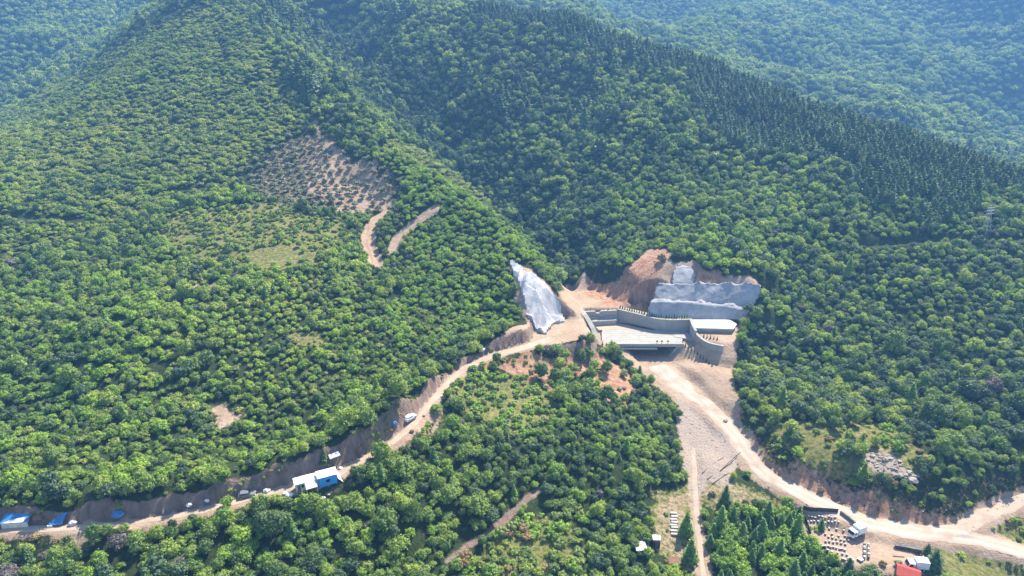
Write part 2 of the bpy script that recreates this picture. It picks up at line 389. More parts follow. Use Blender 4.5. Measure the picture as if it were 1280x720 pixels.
def grit(name, col, var=0.18, scale=0.6, rough=0.9, bmp=0.4, bdist=0.1, stain=None, spec=0.2, scale2=4.0):
    """a mineral or painted surface: colour broken up at two sizes, optional stains, fine relief"""
    m, nt, b = new_mat(name)
    p = wpos(nt)
    n1 = noise(nt, scale, 5, p); n2 = noise(nt, scale * scale2, 4, p)
    f = mth(nt, 'ADD', mth(nt, 'MULTIPLY', n1, 0.65), mth(nt, 'MULTIPLY', n2, 0.35))
    lo = tuple(c * (1 - var * 1.6) for c in col); hi = tuple(min(1, c * (1 + var * 1.3)) for c in col)
    c = ramp(nt, f, [(0.28, lo), (0.72, hi)])
    if stain:
        sc = N(nt, 'ShaderNodeMapping'); nt.links.new(p, sc.inputs[0]); sc.inputs['Scale'].default_value = (1, 1, 0.18)
        n3 = noise(nt, scale * 1.7, 5, sc.outputs[0])
        c = mixc(nt, mth(nt, 'MULTIPLY', ramp(nt, n3, [(0.5, (0, 0, 0)), (0.68, (1, 1, 1))]), stain[1]), c, stain[0])
    nt.links.new(c, b.inputs['Base Color'])
    b.inputs['Roughness'].default_value = rough
    b.inputs['Specular IOR Level'].default_value = spec
    if bmp: bump(nt, mth(nt, 'ADD', n1, n2), bmp, bdist, b)
    return m
MAT = {}
MAT['dust'] = grit('pale_dirt', (0.42, 0.32, 0.24), 0.18, 0.25, bmp=0.5, bdist=0.15, scale2=7)
MAT['conc'] = grit('concrete', (0.34, 0.325, 0.295), 0.14, 0.5, bmp=0.2, bdist=0.04, stain=((0.26, 0.25, 0.24), 0.5))
MAT['conc_w'] = grit('pale_concrete', (0.36, 0.34, 0.30), 0.14, 0.4, bmp=0.15, bdist=0.03, stain=((0.33, 0.30, 0.27), 0.4))
MAT['roofw'] = grit('white_membrane', (0.62, 0.61, 0.59), 0.06, 0.5, bmp=0.05, bdist=0.02, stain=((0.62, 0.61, 0.58), 0.3))
MAT['shot'] = grit('shaded_sprayed_concrete', (0.37, 0.36, 0.365), 0.22, 0.22, bmp=0.5, bdist=0.25, stain=((0.27, 0.26, 0.26), 0.6), scale2=5)  # for the tiers: their shade is put into this darker tone
MAT['shot_w'] = grit('pale_sprayed_concrete', (0.50, 0.485, 0.48), 0.2, 0.3, bmp=0.4, bdist=0.2, stain=((0.33, 0.31, 0.31), 0.5), scale2=5)  # lighter tone of sprayed concrete, for the left chute
MAT['path'] = grit('red_earth_path', (0.40, 0.27, 0.18), 0.2, 0.5, bmp=0.4, bdist=0.1)
MAT['rock'] = grit('pale_rock', (0.36, 0.31, 0.265), 0.3, 0.8, bmp=0.7, bdist=0.2)
MAT['white'] = grit('white_paint', (0.80, 0.80, 0.80), 0.05, 1.2, rough=0.45, bmp=0.0, spec=0.4)
MAT['offwhite'] = grit('weathered_white', (0.70, 0.68, 0.63), 0.14, 1.5, rough=0.7, bmp=0.1, stain=((0.45, 0.40, 0.34), 0.5))
MAT['greysheet'] = grit('grey_sheet', (0.50, 0.50, 0.52), 0.12, 1.0, rough=0.55, bmp=0.15, stain=((0.33, 0.30, 0.28), 0.4))
MAT['bluetarp'] = grit('blue_tarpaulin', (0.06, 0.22, 0.46), 0.2, 1.1, rough=0.5, bmp=0.5, bdist=0.15, spec=0.4)
MAT['bluewall'] = grit('blue_cladding', (0.05, 0.36, 0.80), 0.12, 0.9, rough=0.5, bmp=0.1, spec=0.4)
MAT['red'] = grit('red_roof', (0.42, 0.07, 0.05), 0.18, 1.5, rough=0.7, bmp=0.2, stain=((0.28, 0.08, 0.06), 0.5))
MAT['rust'] = grit('rusty_sheet', (0.22, 0.12, 0.08), 0.3, 1.5, rough=0.8, bmp=0.3)
MAT['wood'] = grit('weathered_wood', (0.17, 0.11, 0.075), 0.3, 2.0, rough=0.85, bmp=0.4)
MAT['hedge'] = grit('dark_board', (0.075, 0.055, 0.05), 0.3, 1.5, rough=0.85, bmp=0.4)
MAT['stonewall'] = grit('rough_grey_wall', (0.17, 0.165, 0.145), 0.35, 1.3, rough=0.9, bmp=0.6)
MAT['hive'] = grit('weathered_hive', (0.45, 0.42, 0.38), 0.2, 1.5, rough=0.8, bmp=0.1)
MAT['tyre'] = grit('rubber', (0.025, 0.025, 0.026), 0.1, 3, rough=0.8, bmp=0)
MAT['glass'] = grit('dark_glass', (0.03, 0.035, 0.045), 0.1, 2, rough=0.12, bmp=0, spec=0.6)
MAT['steel'] = grit('galvanised_steel', (0.52, 0.53, 0.54), 0.08, 2, rough=0.4, bmp=0)
MAT['cable'] = grit('dark_cable', (0.06, 0.06, 0.065), 0.05, 2, rough=0.6, bmp=0)
MAT['greycar'] = grit('grey_paint', (0.16, 0.17, 0.19), 0.06, 2, rough=0.35, bmp=0, spec=0.5)
MAT['bark'] = grit('bark', (0.13, 0.10, 0.075), 0.3, 3, rough=0.95, bmp=0.5)

class MB:
    """collects faces, then links them as one mesh object"""
    def __init__(s): s.v = []; s.f = []
    def add(s, vs, fs):
        o = len(s.v); s.v += [tuple(p) for p in vs]; s.f += [tuple(i + o for i in f) for f in fs]; return s
    def box(s, x0, x1, y0, y1, z0, z1, M=None, bev=0.0):
        if bev:
            b = bev
            vs = []; 
            for z, i in ((z0, b), (z0 + b, 0), (z1 - b, 0), (z1, b)):
                vs += [(x0 + i, y0 + i, z), (x1 - i, y0 + i, z), (x1 - i, y1 - i, z), (x0 + i, y1 - i, z)]
            fs = [(3, 2, 1, 0), (12, 13, 14, 15)]
            for k in range(3):
                for e in range(4):
                    fs.append((k * 4 + e, k * 4 + (e + 1) % 4, k * 4 + 4 + (e + 1) % 4, k * 4 + 4 + e))
        else:
            vs = [(x0, y0, z0), (x1, y0, z0), (x1, y1, z0), (x0, y1, z0), (x0, y0, z1), (x1, y0, z1), (x1, y1, z1), (x0, y1, z1)]
            fs = [(3, 2, 1, 0), (4, 5, 6, 7), (0, 1, 5, 4), (1, 2, 6, 5), (2, 3, 7, 6), (3, 0, 4, 7)]
        if M is not None: vs = [M @ Vector(p) for p in vs]
        return s.add(vs, fs)
    def prism(s, prof, y0, y1, M=None):           # outline in x,z (counter-clockwise seen from -y) drawn out along y
        n = len(prof)
        vs = [(x, y0, z) for x, z in prof] + [(x, y1, z) for x, z in prof]
        fs = [tuple(range(n)), tuple(range(2 * n - 1, n - 1, -1))] + [(i, i + n, (i + 1) % n + n, (i + 1) % n) for i in range(n)]
        if M is not None: vs = [M @ Vector(p) for p in vs]
        return s.add(vs, fs)
    def tube(s, a, b, r0, r1=None, n=6):
        r1 = r0 if r1 is None else r1
        a = Vector(a); b = Vector(b); d = (b - a).normalized()
        u = d.cross(Vector((0, 0, 1))); u = u.normalized() if u.length > 1e-4 else Vector((1, 0, 0)); w = d.cross(u)
        vs = [a + (u * math.cos(t) + w * math.sin(t)) * r0 for t in [2 * math.pi * k / n for k in range(n)]]
        vs += [b + (u * math.cos(t) + w * math.sin(t)) * r1 for t in [2 * math.pi * k / n for k in range(n)]]
        fs = [(k, (k + 1) % n, n + (k + 1) % n, n + k) for k in range(n)] + [tuple(range(n - 1, -1, -1)), tuple(range(n, 2 * n))]
        return s.add(vs, fs)
    def lump(s, c, rx, ry, rz, seed=0, n=8, m=5, amp=0.25):
        rr = random.Random(seed); vs = []; fs = []
        for j in range(m + 1):
            t = math.pi * j / m
            for i in range(n):
                a = 2 * math.pi * i / n; k = 1 + rr.uniform(-amp, amp)
                vs.append((c[0] + rx * k * math.sin(t) * math.cos(a), c[1] + ry * k * math.sin(t) * math.sin(a), c[2] + rz * (k if 0 < j < m else 1) * math.cos(t)))
        for j in range(m):
            for i in range(n):
                fs.append((j * n + i, (j + 1) * n + i, (j + 1) * n + (i + 1) % n, j * n + (i + 1) % n))
        return s.add(vs, fs)
    def mesh(s, name, mat):
        me = bpy.data.meshes.new(name); me.from_pydata(s.v, [], s.f); me.update()
        if mat is not None: me.materials.append(MAT[mat] if isinstance(mat, str) else mat)
        return me
    def build(s, name, mat, parent=None, smooth=False):
        me = s.mesh(name, mat)
        if smooth: me.polygons.foreach_set('use_smooth', [True] * len(me.polygons))
        o = bpy.data.objects.new(name, me); COL.objects.link(o)
        if parent is not None: o.parent = parent
        return o
def tag(o, label=None, cat=None, group=None, kind=None):
    if label: o['label'] = label
    if cat: o['category'] = cat
    if group: o['group'] = group
    if kind: o['kind'] = kind
    return o
def empty(name, loc, rz=0.0, label=None, cat=None, group=None):
    o = bpy.data.objects.new(name, None); COL.objects.link(o)
    o.empty_display_size = 0.5
    o.location = loc; o.rotation_euler = (0, 0, rz)
    return tag(o, label, cat, group)
def copy_tree(o, parent=None):
    c = o.copy(); COL.objects.link(c); c.parent = parent
    for ch in list(o.children): copy_tree(ch, c)
    return c

# ------------------------------------------------------------------ what grows or lies where (pixel outlines dropped onto the ground)
PG = {k: GP(v) for k, v in {
    'works': [(636, 326), (664, 338), (700, 372), (706, 356), (735, 347), (760, 356), (785, 338), (812, 312), (832, 312), (842, 329), (870, 328), (884, 345), (945, 351), (958, 372), (930, 398), (921, 440), (916, 480), (926, 530), (905, 560), (862, 560), (848, 508), (775, 438), (738, 428), (700, 432), (640, 442), (600, 456), (655, 404)],
    'orange': [(755, 385), (748, 362), (775, 352), (800, 325), (818, 312), (834, 312), (826, 335), (815, 372), (815, 392)],
    'hollow': [(735, 350), (765, 350), (770, 372), (735, 372)],
    'soiltop': [(868, 336), (900, 340), (900, 354), (868, 356)],
    'gravel': [(850, 498), (905, 540), (925, 575), (908, 606), (882, 600), (874, 620), (862, 620), (862, 600), (852, 580)],
    'streamside': [(812, 612), (862, 600), (905, 596), (950, 612), (1000, 634), (985, 640), (930, 630), (905, 640), (880, 640), (884, 720), (830, 712), (812, 650)],
    'yard': [(1002, 630), (1050, 634), (1085, 655), (1116, 664), (1152, 680), (1156, 722), (1100, 722), (1060, 708), (1036, 692), (1008, 668)],
    'bank': [(945, 548), (975, 566), (1030, 596), (1080, 606), (1130, 616), (1180, 632), (1215, 640), (1290, 604), (1290, 630), (1195, 668), (1100, 655), (1010, 620), (950, 590)],
    'terrace': [(955, 532), (1010, 526), (1090, 528), (1135, 545), (1168, 592), (1150, 610), (1090, 604), (1050, 600), (1000, 588), (970, 562)],
    'rubble': [(1078, 566), (1108, 566), (1140, 586), (1150, 600), (1128, 602), (1092, 594)],
    'redscarp': [(606, 456), (650, 446), (700, 444), (742, 440), (760, 446), (792, 472), (786, 502), (768, 508), (750, 486), (742, 470), (700, 478), (690, 492), (676, 474), (640, 470)],
    'ferns': [(560, 470), (610, 462), (690, 480), (700, 520), (660, 560), (600, 530), (560, 500)],
    'clear1': [(262, 512), (284, 504), (300, 524), (278, 534)],
    'clear2': [(355, 418), (405, 416), (405, 438), (365, 436)],
    'clear3': [(190, 454), (204, 454), (206, 468), (192, 470)],
    'clear4': [(236, 356), (275, 354), (275, 364), (240, 366)],
    'meadow': [(215, 268), (330, 252), (430, 282), (420, 320), (395, 335), (330, 344), (240, 330), (200, 300)],
    'meadowbare': [(310, 316), (360, 310), (380, 318), (350, 330), (315, 332)],
    'olives': [(362, 172), (400, 166), (432, 192), (470, 200), (503, 228), (494, 262), (440, 270), (392, 264), (330, 250), (292, 222), (330, 192)],
    'olivesoil': [(380, 168), (405, 168), (436, 194), (470, 200), (503, 228), (494, 264), (440, 268), (400, 260), (378, 235), (372, 200)],
    'lowgrass': [(1152, 680), (1190, 676), (1300, 700), (1300, 730), (1156, 730)],
    'branchslope': [(1215, 668), (1290, 634), (1300, 690)],
    'scrublow': [(572, 705), (600, 685), (660, 640), (725, 640), (730, 725), (575, 725)],
    'roadedge': [(0, 660), (120, 660), (120, 684), (60, 692), (0, 680)],
    'deadend': [(515, 515), (556, 505), (560, 528), (540, 545), (505, 556), (500, 545)],
    'conifers': [(884, 650), (930, 640), (985, 628), (1006, 640), (1034, 690), (1062, 712), (1062, 740), (884, 740)],
    'hutfront': [(362, 588), (432, 574), (442, 622), (400, 632), (362, 630)],
    'rightslope': [(930, 300), (1290, 300), (1290, 565), (1000, 525), (930, 500), (920, 420)],
    'ravine': [(600, 170), (650, 200), (770, 230), (760, 330), (704, 350), (640, 275), (560, 205), (440, 110), (400, 50), (440, 40), (540, 110)],
    'scrub': [(0, 140), (120, 80), (240, 10), (300, 10), (390, 150), (340, 200), (280, 240), (200, 262), (0, 330), (-100, 330), (-100, 150)],
    'maquis': [(470, 190), (510, 180), (600, 240), (690, 325), (690, 350), (640, 335), (655, 400), (590, 430), (500, 440), (480, 400), (520, 330), (500, 260)],
    'leftwood': [(-80, 360), (400, 350), (520, 400), (580, 430), (500, 480), (400, 560), (200, 610), (-80, 625)],
}.items()}
_rw = [PF(*p) for p in RIDGE]
PG['pines'] = [(x + 30, y + 70) for x, y, z in _rw] + GP([(1290, 262), (1240, 238), (1225, 262), (1160, 272), (1090, 254), (1060, 205), (985, 196), (905, 182), (888, 128), (800, 84), (720, 60), (660, 40), (600, 26)])

LINES = {'main': (dense(ROAD_MAIN), 4.2), 'branch': (dense(ROAD_BRANCH), 2.8), 'left': (dense(ROAD_LEFT), 2.0), 'stream': (dense(STREAM_PATH), 1.3), 'orch': (dense(ORCH_PATH), 2.3), 'orch2': (dense(ORCH_PATH2), 2.2),
         'bl': (dense(BENCH_LEFT), 2.2), 'bl2': (dense(BENCH_LEFT2), 1.8), 'br': (dense(BENCH_RIGHT), 2.0), 'low': (dense(TRACK_LOW), 0.7)}
TRAIL = [dense([tuple(G(*p)) for p in t]) for t in ([(272, 46), (277, 60), (284, 78)], [(388, 140), (394, 152), (398, 166)], [(398, 168), (410, 180), (420, 195)], [(352, 114), (352, 130)])]

# ------------------------------------------------------------------ ground sheet
def soft(sd, w):
    return np.clip(0.5 - sd / w, 0, 1)
near_i = np.where((vx > -420) & (vx < 420) & (vy > 90) & (vy < 520))[0]
nx_, ny_ = vx[near_i], vy[near_i]
wob = fbm(nx_ / 5, ny_ / 5, 77, 3)
def amt(keys, w=5.0, wb=3.0):
    a = np.zeros(len(near_i))
    for k in keys:
        a = np.maximum(a, soft(poly_sd(nx_, ny_, PG[k]) + wob * wb, w))
    return a
att = {k: np.zeros(len(vx)) for k in ('dust', 'red', 'grass', 'gravel', 'cut')}
dust = amt(['works', 'gravel', 'yard'], 4, 2)
for k, (L, w) in LINES.items():
    d, _ = nearest(nx_, ny_, L)
    if k not in ('low', 'bl', 'bl2', 'br'):
        dust = np.maximum(dust, soft(d - w - 0.6 + wob * 1.0, 2.2))
for L in TRAIL:
    d, _ = nearest(nx_, ny_, L)
    dust = np.maximum(dust, 0.8 * soft(d - 0.8 + wob * 0.8, 1.5))
dust = np.maximum.reduce([dust, 0.5 * amt(['streamside'], 6, 6), 0.7 * amt(['rubble', 'clear1', 'clear4', 'deadend', 'roadedge'], 5, 4), 0.62 * amt(['olivesoil'], 14, 10)])
dust = np.maximum(dust, 0.44 * amt(['olives'], 14, 10))
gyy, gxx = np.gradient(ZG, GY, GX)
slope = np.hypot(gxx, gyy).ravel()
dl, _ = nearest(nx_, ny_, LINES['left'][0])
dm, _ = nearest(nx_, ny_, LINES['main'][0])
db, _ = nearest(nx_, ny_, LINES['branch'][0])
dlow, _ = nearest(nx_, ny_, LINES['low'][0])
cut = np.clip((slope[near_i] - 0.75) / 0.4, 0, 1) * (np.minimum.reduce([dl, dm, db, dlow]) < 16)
red = np.maximum.reduce([amt(['orange', 'redscarp', 'soiltop', 'hollow'], 4, 3), 0.35 * cut, 0.6 * amt(['bank'], 4, 3), 0.36 * amt(['olivesoil', 'clear3', 'clear1', 'deadend'], 6, 3)])
att['dust'][near_i] = dust
att['red'][near_i] = red
att['cut'][near_i] = np.maximum(cut * ((dl < 16) | (dlow < 10)), 0.9 * soft(dlow - 1.2 + wob, 2.0))  # steep cuts, plus a band along the low track where shade is painted in
att['grass'][near_i] = np.maximum.reduce([amt(['meadow'], 8, 6) * 0.7, amt(['meadowbare'], 4, 4), amt(['lowgrass'], 5, 4), 0.8 * amt(['terrace', 'ferns', 'streamside', 'branchslope'], 5, 4), 0.7 * amt(['scrublow', 'clear2', 'roadedge'], 5, 4)])
att['gravel'][near_i] = np.maximum(amt(['gravel'], 5, 3), 0.6 * amt(['rubble'], 4, 3))
me = bpy.data.meshes.new('ground')
_i, _j = np.meshgrid(np.arange(NX - 1), np.arange(NY - 1))
_b = (_j * NX + _i).ravel()
_f = np.c_[_b, _b + 1, _b + NX + 1, _b + NX].astype(np.int32)
me.vertices.add(len(vx)); me.vertices.foreach_set('co', np.c_[vx, vy, vz].ravel().astype(np.float32))
me.loops.add(_f.size); me.loops.foreach_set('vertex_index', _f.ravel())
me.polygons.add(len(_f)); me.polygons.foreach_set('loop_start', np.arange(0, _f.size, 4, dtype=np.int32)); 
me.polygons.foreach_set('use_smooth', np.ones(len(_f), bool))
me.update(); me.validate()
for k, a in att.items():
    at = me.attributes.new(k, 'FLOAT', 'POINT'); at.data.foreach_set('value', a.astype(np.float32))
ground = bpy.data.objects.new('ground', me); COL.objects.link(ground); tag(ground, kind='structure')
m, nt, b = new_mat('hillside_soil')
p = wpos(nt)
def A(n): return N(nt, 'ShaderNodeAttribute', attribute_name=n).outputs['Fac']
n_s = noise(nt, 0.9, 6, p, 0.65); n_m = noise(nt, 0.16, 5, p); n_f = noise(nt, 3.5, 4, p, 0.7)
sc = N(nt, 'ShaderNodeMapping'); nt.links.new(p, sc.inputs[0]); sc.inputs['Scale'].default_value = (1, 1, 0.22)
n_r = noise(nt, 0.55, 6, sc.outputs[0], 0.65)           # gullies running down the cuts
floor_c = ramp(nt, n_s, [(0.3, (0.018, 0.030, 0.010)), (0.58, (0.040, 0.058, 0.018)), (0.8, (0.085, 0.085, 0.038))])
dust_c = ramp(nt, mth(nt, 'ADD', mth(nt, 'MULTIPLY', n_m, 0.6), mth(nt, 'MULTIPLY', n_s, 0.4)), [(0.3, (0.28, 0.19, 0.128)), (0.5, (0.38, 0.27, 0.187)), (0.7, (0.45, 0.345, 0.25))])
red_c = ramp(nt, n_r, [(0.28, (0.20, 0.105, 0.065)), (0.48, (0.37, 0.20, 0.12)), (0.62, (0.45, 0.28, 0.18)), (0.78, (0.50, 0.37, 0.27))])
gr_c = ramp(nt, n_s, [(0.3, (0.075, 0.10, 0.022)), (0.5, (0.17, 0.17, 0.05)), (0.72, (0.34, 0.27, 0.12))])
gv_c = ramp(nt, n_f, [(0.3, (0.33, 0.255, 0.20)), (0.7, (0.40, 0.32, 0.26))])
def brk(a, k=0.9):                                       # ragged edge where two kinds of ground meet
    v = mth(nt, 'ADD', a, mth(nt, 'MULTIPLY', mth(nt, 'SUBTRACT', n_s, 0.5), k))
    return ramp(nt, v, [(0.36, (0, 0, 0)), (0.60, (1, 1, 1))])
c = mixc(nt, brk(A('grass'), 1.3), floor_c, gr_c)
c = mixc(nt, brk(A('dust'), 1.0), c, dust_c)
c = mixc(nt, brk(A('gravel'), 1.0), c, gv_c)
c = mixc(nt, brk(A('red'), 1.1), c, red_c)
cut_c = ramp(nt, n_r, [(0.28, (0.13, 0.09, 0.07)), (0.5, (0.22, 0.155, 0.12)), (0.75, (0.33, 0.245, 0.185))])  # grey-brown cut soil, its colour darkened to stand in for shade
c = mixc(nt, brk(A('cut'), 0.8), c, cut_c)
nt.links.new(c, b.inputs['Base Color'])
b.inputs['Roughness'].default_value = 0.95; b.inputs['Specular IOR Level'].default_value = 0.1
bump(nt, mth(nt, 'ADD', mth(nt, 'ADD', n_s, n_r), mth(nt, 'MULTIPLY', n_f, 0.4)), 0.9, 0.45, b)
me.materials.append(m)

# ------------------------------------------------------------------ dirt roads as sheets over the ground
def road(name, line, w, mat='dust', lift=0.10, seed=1):
    L = dense(line, 1.2)
    T = np.gradient(L[:, :2], axis=0); T /= np.linalg.norm(T, axis=1)[:, None] + 1e-9
    hw = np.interp(np.arange(len(L)), np.linspace(0, len(L) - 1, len(np.atleast_1d(w))), np.atleast_1d(w))
    K = 16; vs = []; s = np.arange(len(L)) * 1.2
    el = 1 + 0.5 * fbm(s / 3.5, s * 0 + seed, 5, 4); er = 1 + 0.5 * fbm(s / 5, s * 0 + seed + 9, 6, 3)
    for k in range(K + 1):
        t = k / K * 2 - 1
        o = hw * t * np.where(t < 0, el, er)
        x = L[:, 0] - T[:, 1] * o; y = L[:, 1] + T[:, 0] * o
        vs.append(np.c_[x, y, hz(x, y) + lift * (1 - 0.75 * abs(t) ** 4)])
    n = len(L); V = np.vstack(vs)
    F = [(k * n + i, (k + 1) * n + i, (k + 1) * n + i + 1, k * n + i + 1) for k in range(K) for i in range(n - 1)]
    me = bpy.data.meshes.new(name); me.from_pydata(V.tolist(), [], [f[::-1] for f in F]); me.update()
    me.polygons.foreach_set('use_smooth', [True] * len(me.polygons))
    me.materials.append(MAT[mat])
    tk = np.concatenate([np.full(n, math.exp(-((abs(k / K * 2 - 1) - 0.42) / 0.16) ** 2)) for k in range(K + 1)])
    at = me.attributes.new('track', 'FLOAT', 'POINT'); at.data.foreach_set('value', tk.astype(np.float32))
    o = bpy.data.objects.new(name, me); COL.objects.link(o); tag(o, kind='structure')
    return o
m, nt, b = new_mat('dirt_road')                          # packed pale dirt with lighter wheel tracks and loose stones
p = wpos(nt)
n1 = noise(nt, 0.22, 5, p); n2 = noise(nt, 1.6, 5, p, 0.65); n3 = noise(nt, 6, 3, p)
c = ramp(nt, mth(nt, 'ADD', mth(nt, 'MULTIPLY', n1, 0.6), mth(nt, 'MULTIPLY', n2, 0.4)), [(0.3, (0.33, 0.245, 0.185)), (0.5, (0.42, 0.325, 0.25)), (0.7, (0.48, 0.39, 0.31))])
tkf = mth(nt, 'MULTIPLY', N(nt, 'ShaderNodeAttribute', attribute_name='track').outputs['Fac'], ramp(nt, n1, [(0.35, (0, 0, 0)), (0.6, (1, 1, 1))]))
c = mixc(nt, mth(nt, 'MULTIPLY', tkf, 0.7), c, (0.58, 0.49, 0.40))   # packed wheel tracks
c = mixc(nt, ramp(nt, n3, [(0.66, (0, 0, 0)), (0.75, (1, 1, 1))]), c, (0.40, 0.32, 0.25))
nt.links.new(c, b.inputs['Base Color']); b.inputs['Roughness'].default_value = 0.95; b.inputs['Specular IOR Level'].default_value = 0.1
bump(nt, mth(nt, 'ADD', n2, n3), 0.6, 0.12, b)
MAT['road'] = m
road('dirt_road', ROAD_MAIN[1:], [4.2, 3.6, 3.2, 2.9, 2.8, 2.8, 3.0, 3.4, 3.2, 2.8, 2.6, 2.6], 'road', 0.16)
road('dirt_road', ROAD_BRANCH, [1.8, 2.0, 1.9, 1.9], 'dust', 0.12, 3)
road('dirt_road', ROAD_LEFT[:-1], [1.0, 1.0, 0.9, 0.9, 1.1, 1.0, 1.1, 1.5, 2.0], 'dust', 0.12, 5)
road('path', STREAM_PATH, 0.75, 'dust', 0.10, 7)
road('path', ORCH_PATH, 0.95, 'path', 0.12, 11)
road('path', ORCH_PATH2, 0.8, 'path', 0.12, 13)

# ------------------------------------------------------------------ the dam
def wall(name, path, thick, mat, parent=None, cap=None, capmat='conc_w', notch=None):
    """path of (x, y, z_base, z_top): one wall of even thickness; cap = coping height"""
    P = np.array(path, float)
    T = np.gradient(P[:, :2], axis=0); T /= np.linalg.norm(T, axis=1)[:, None]
    Nn = np.c_[-T[:, 1], T[:, 0]] * thick / 2
    mb = MB(); n = len(P); vs = []
    for i in range(n):
        a = P[i, :2] + Nn[i]; c_ = P[i, :2] - Nn[i]
        vs += [(*c_, P[i, 2]), (*a, P[i, 2]), (*a, P[i, 3]), (*c_, P[i, 3])]
    fs = [(0, 1, 2, 3), tuple(4 * (n - 1) + k for k in (3, 2, 1, 0))]
    for i in range(n - 1):
        for k in range(4):
            fs.append((4 * i + k, 4 * i + 4 + k, 4 * i + 4 + (k + 1) % 4, 4 * i + (k + 1) % 4))
    mb.add(vs, [f[::-1] for f in fs])
    o = mb.build(name, mat, parent)
    if cap:
        Q = P.copy(); Q[:, 2] = P[:, 3] + 0.003; Q[:, 3] = P[:, 3] + cap
        wall('coping', Q, thick + 0.25, capmat, o if parent is None else parent)
    return o
def resample(pts, n):
    L = dense([p[:3] for p in pts], 0.4)
    k = np.linspace(0, len(L) - 1, n).astype(int)
    zt = np.interp(np.linspace(0, 1, n), np.linspace(0, 1, len(pts)), [p[3] for p in pts])
    return [(L[i][0], L[i][1], L[i][2], t) for i, t in zip(k, zt)]

# deck over the outlet channel
deck = empty('spillway_deck', (50, 232, 13), 0, 'pale ribbed concrete deck spanning the dark outlet channel of the dam', 'dam deck')
def put(mb, name, mat, root, **k):                        # world-built part under an Empty that carries a location
    o = mb.build(name, mat, root, **k); o.matrix_parent_inverse = Matrix.Translation(Vector(root.location)).inverted() if not root.rotation_euler.z else (Matrix.Translation(Vector(root.location)) @ Matrix.Rotation(root.rotation_euler.z, 4, 'Z')).inverted()
    return o
DX0, DX1, DY0 = 34.0, 64.5, 231.6
for k in range(7):
    y0 = DY0 + 0.9 + k * 1.8
    put(MB().box(DX0 + 0.2 * k, DX1 + 0.35 * k, y0, y0 + 1.76, 17.5, 18.2 + 0.012 * k, bev=0.015), 'deck_slab', 'conc_w', deck)
put(MB().box(DX0 - 0.3, DX1 + 0.2, DY0 + 0.1, DY0 + 0.88, 17.3, 18.55, bev=0.05), 'edge_beam', 'conc_w', deck)
put(MB().box(DX0 + 3, DX1 - 10, DY0 - 0.9, DY0 + 0.09, 16.7, 17.1, bev=0.05), 'lower_ledge', 'conc_w', deck)
for x0, x1, sgn in ((DX0 + 0.4, 42.0, 1), (62.2, DX1 - 0.2, -1)):
    prof = [(x0, 12.5), (x1 + (3.5 if sgn > 0 else 0), 12.5), (x1, 17.49), (x0, 17.49)] if sgn > 0 else [(x0 - 3.5, 12.5), (x1, 12.5), (x1, 17.49), (x0, 17.49)]
    put(MB().prism(prof, DY0 + 0.2, DY0 + 5.9), 'abutment', 'conc', deck)
for dx in (3.5, 20.5, 22.3, 24.6):
    put(MB().tube((DX0 + dx, DY0 + 0.5, 18.5), (DX0 + dx, DY0 + 0.5, 19.5), 0.09).box(DX0 + dx - 0.3, DX0 + dx + 0.3, DY0 + 0.35, DY0 + 0.65, 19.3, 19.75), 'marker_post', 'hedge', deck)
# rounded concrete apron at the right end of the deck
ap = MB(); rim = []
for k in range(13):
    t = math.pi * (0.5 - k / 12 * 0.62)
    rim.append((65.3 + 4.6 * math.cos(t) - 0.4, 238.5 + 6.4 * math.sin(t)))
pts = [(62.6, 238.3), (62.9, 244.9)] + rim
ap.add([(x, y, 18.35) for x, y in pts] + [(x, y, 17.0) for x, y in pts], [tuple(range(len(pts) - 1, -1, -1))] + [(i, (i + 1) % len(pts), (i + 1) % len(pts) + len(pts), i + len(pts)) for i in range(len(pts))])
o = ap.build('concrete_apron', 'conc_w'); tag(o, 'rounded pale concrete apron beside the tall dark wall at the deck', 'apron')
# basin floor between deck and weirs
bf = MB(); L1 = [PZ(741, 405.5, 18.32), PZ(772, 403.5, 18.32), PZ(797, 408, 18.32), PZ(820, 413.5, 18.32), (64.5, 245.0, 18.32), (34.3, 245.0, 18.32)]
bf.add(L1 + [(x, y, 16.8) for x, y, z in L1], [tuple(range(5, -1, -1))] + [(i, (i + 1) % 6, (i + 1) % 6 + 6, i + 6) for i in range(6)])
tag(bf.build('basin_floor', 'dust'), kind='structure')
# training wall along the back of the basin, its return and the curved wing
W1 = [(*PZ(770, 401, 18.2), 23.4), (*PZ(795, 406.5, 18.2), 23.2), (*PZ(820, 412, 18.2), 22.9), (*PZ(842, 413.5, 18.2), 22.8), (*PZ(860, 413.5, 18.2), 23.0)]
W1 = [(x, y, 16.5, t) for x, y, z, t in W1]
w = wall('training_wall', resample(W1, 14), 0.7, 'conc', cap=0.22); tag(w, 'long bent grey concrete wall behind the basin with saplings along its top', 'wall')
e = PZ(860, 413.5, 18.2); e2 = PZ(868.5, 427, 18.0)
w = wall('return_wall', [(e[0] + 0.5, e[1] - 0.1, 16.5, 23.3), ((e[0] + e2[0]) / 2, (e[1] + e2[1]) / 2, 16.5, 22.9), (e2[0], e2[1], 16.0, 22.4)], 0.7, 'conc', cap=0.2)
tag(w, 'short tall wall running towards the viewer, in shade, between deck and white slab', 'wall')
W2 = [(*PZ(869, 427.5, 17.6), 21.3), (*PZ(874, 433, 17.3), 21.0), (*PZ(884, 440, 17.0), 20.8), (*PZ(903, 444.5, 16.9), 20.7)]
W2 = [(x, y, 14.6, t) for x, y, z, t in W2]
w = wall('wing_wall', resample(W2, 14), 0.7, 'conc', cap=0.2); tag(w, 'curved grey wing wall below the flat white slab', 'wall')
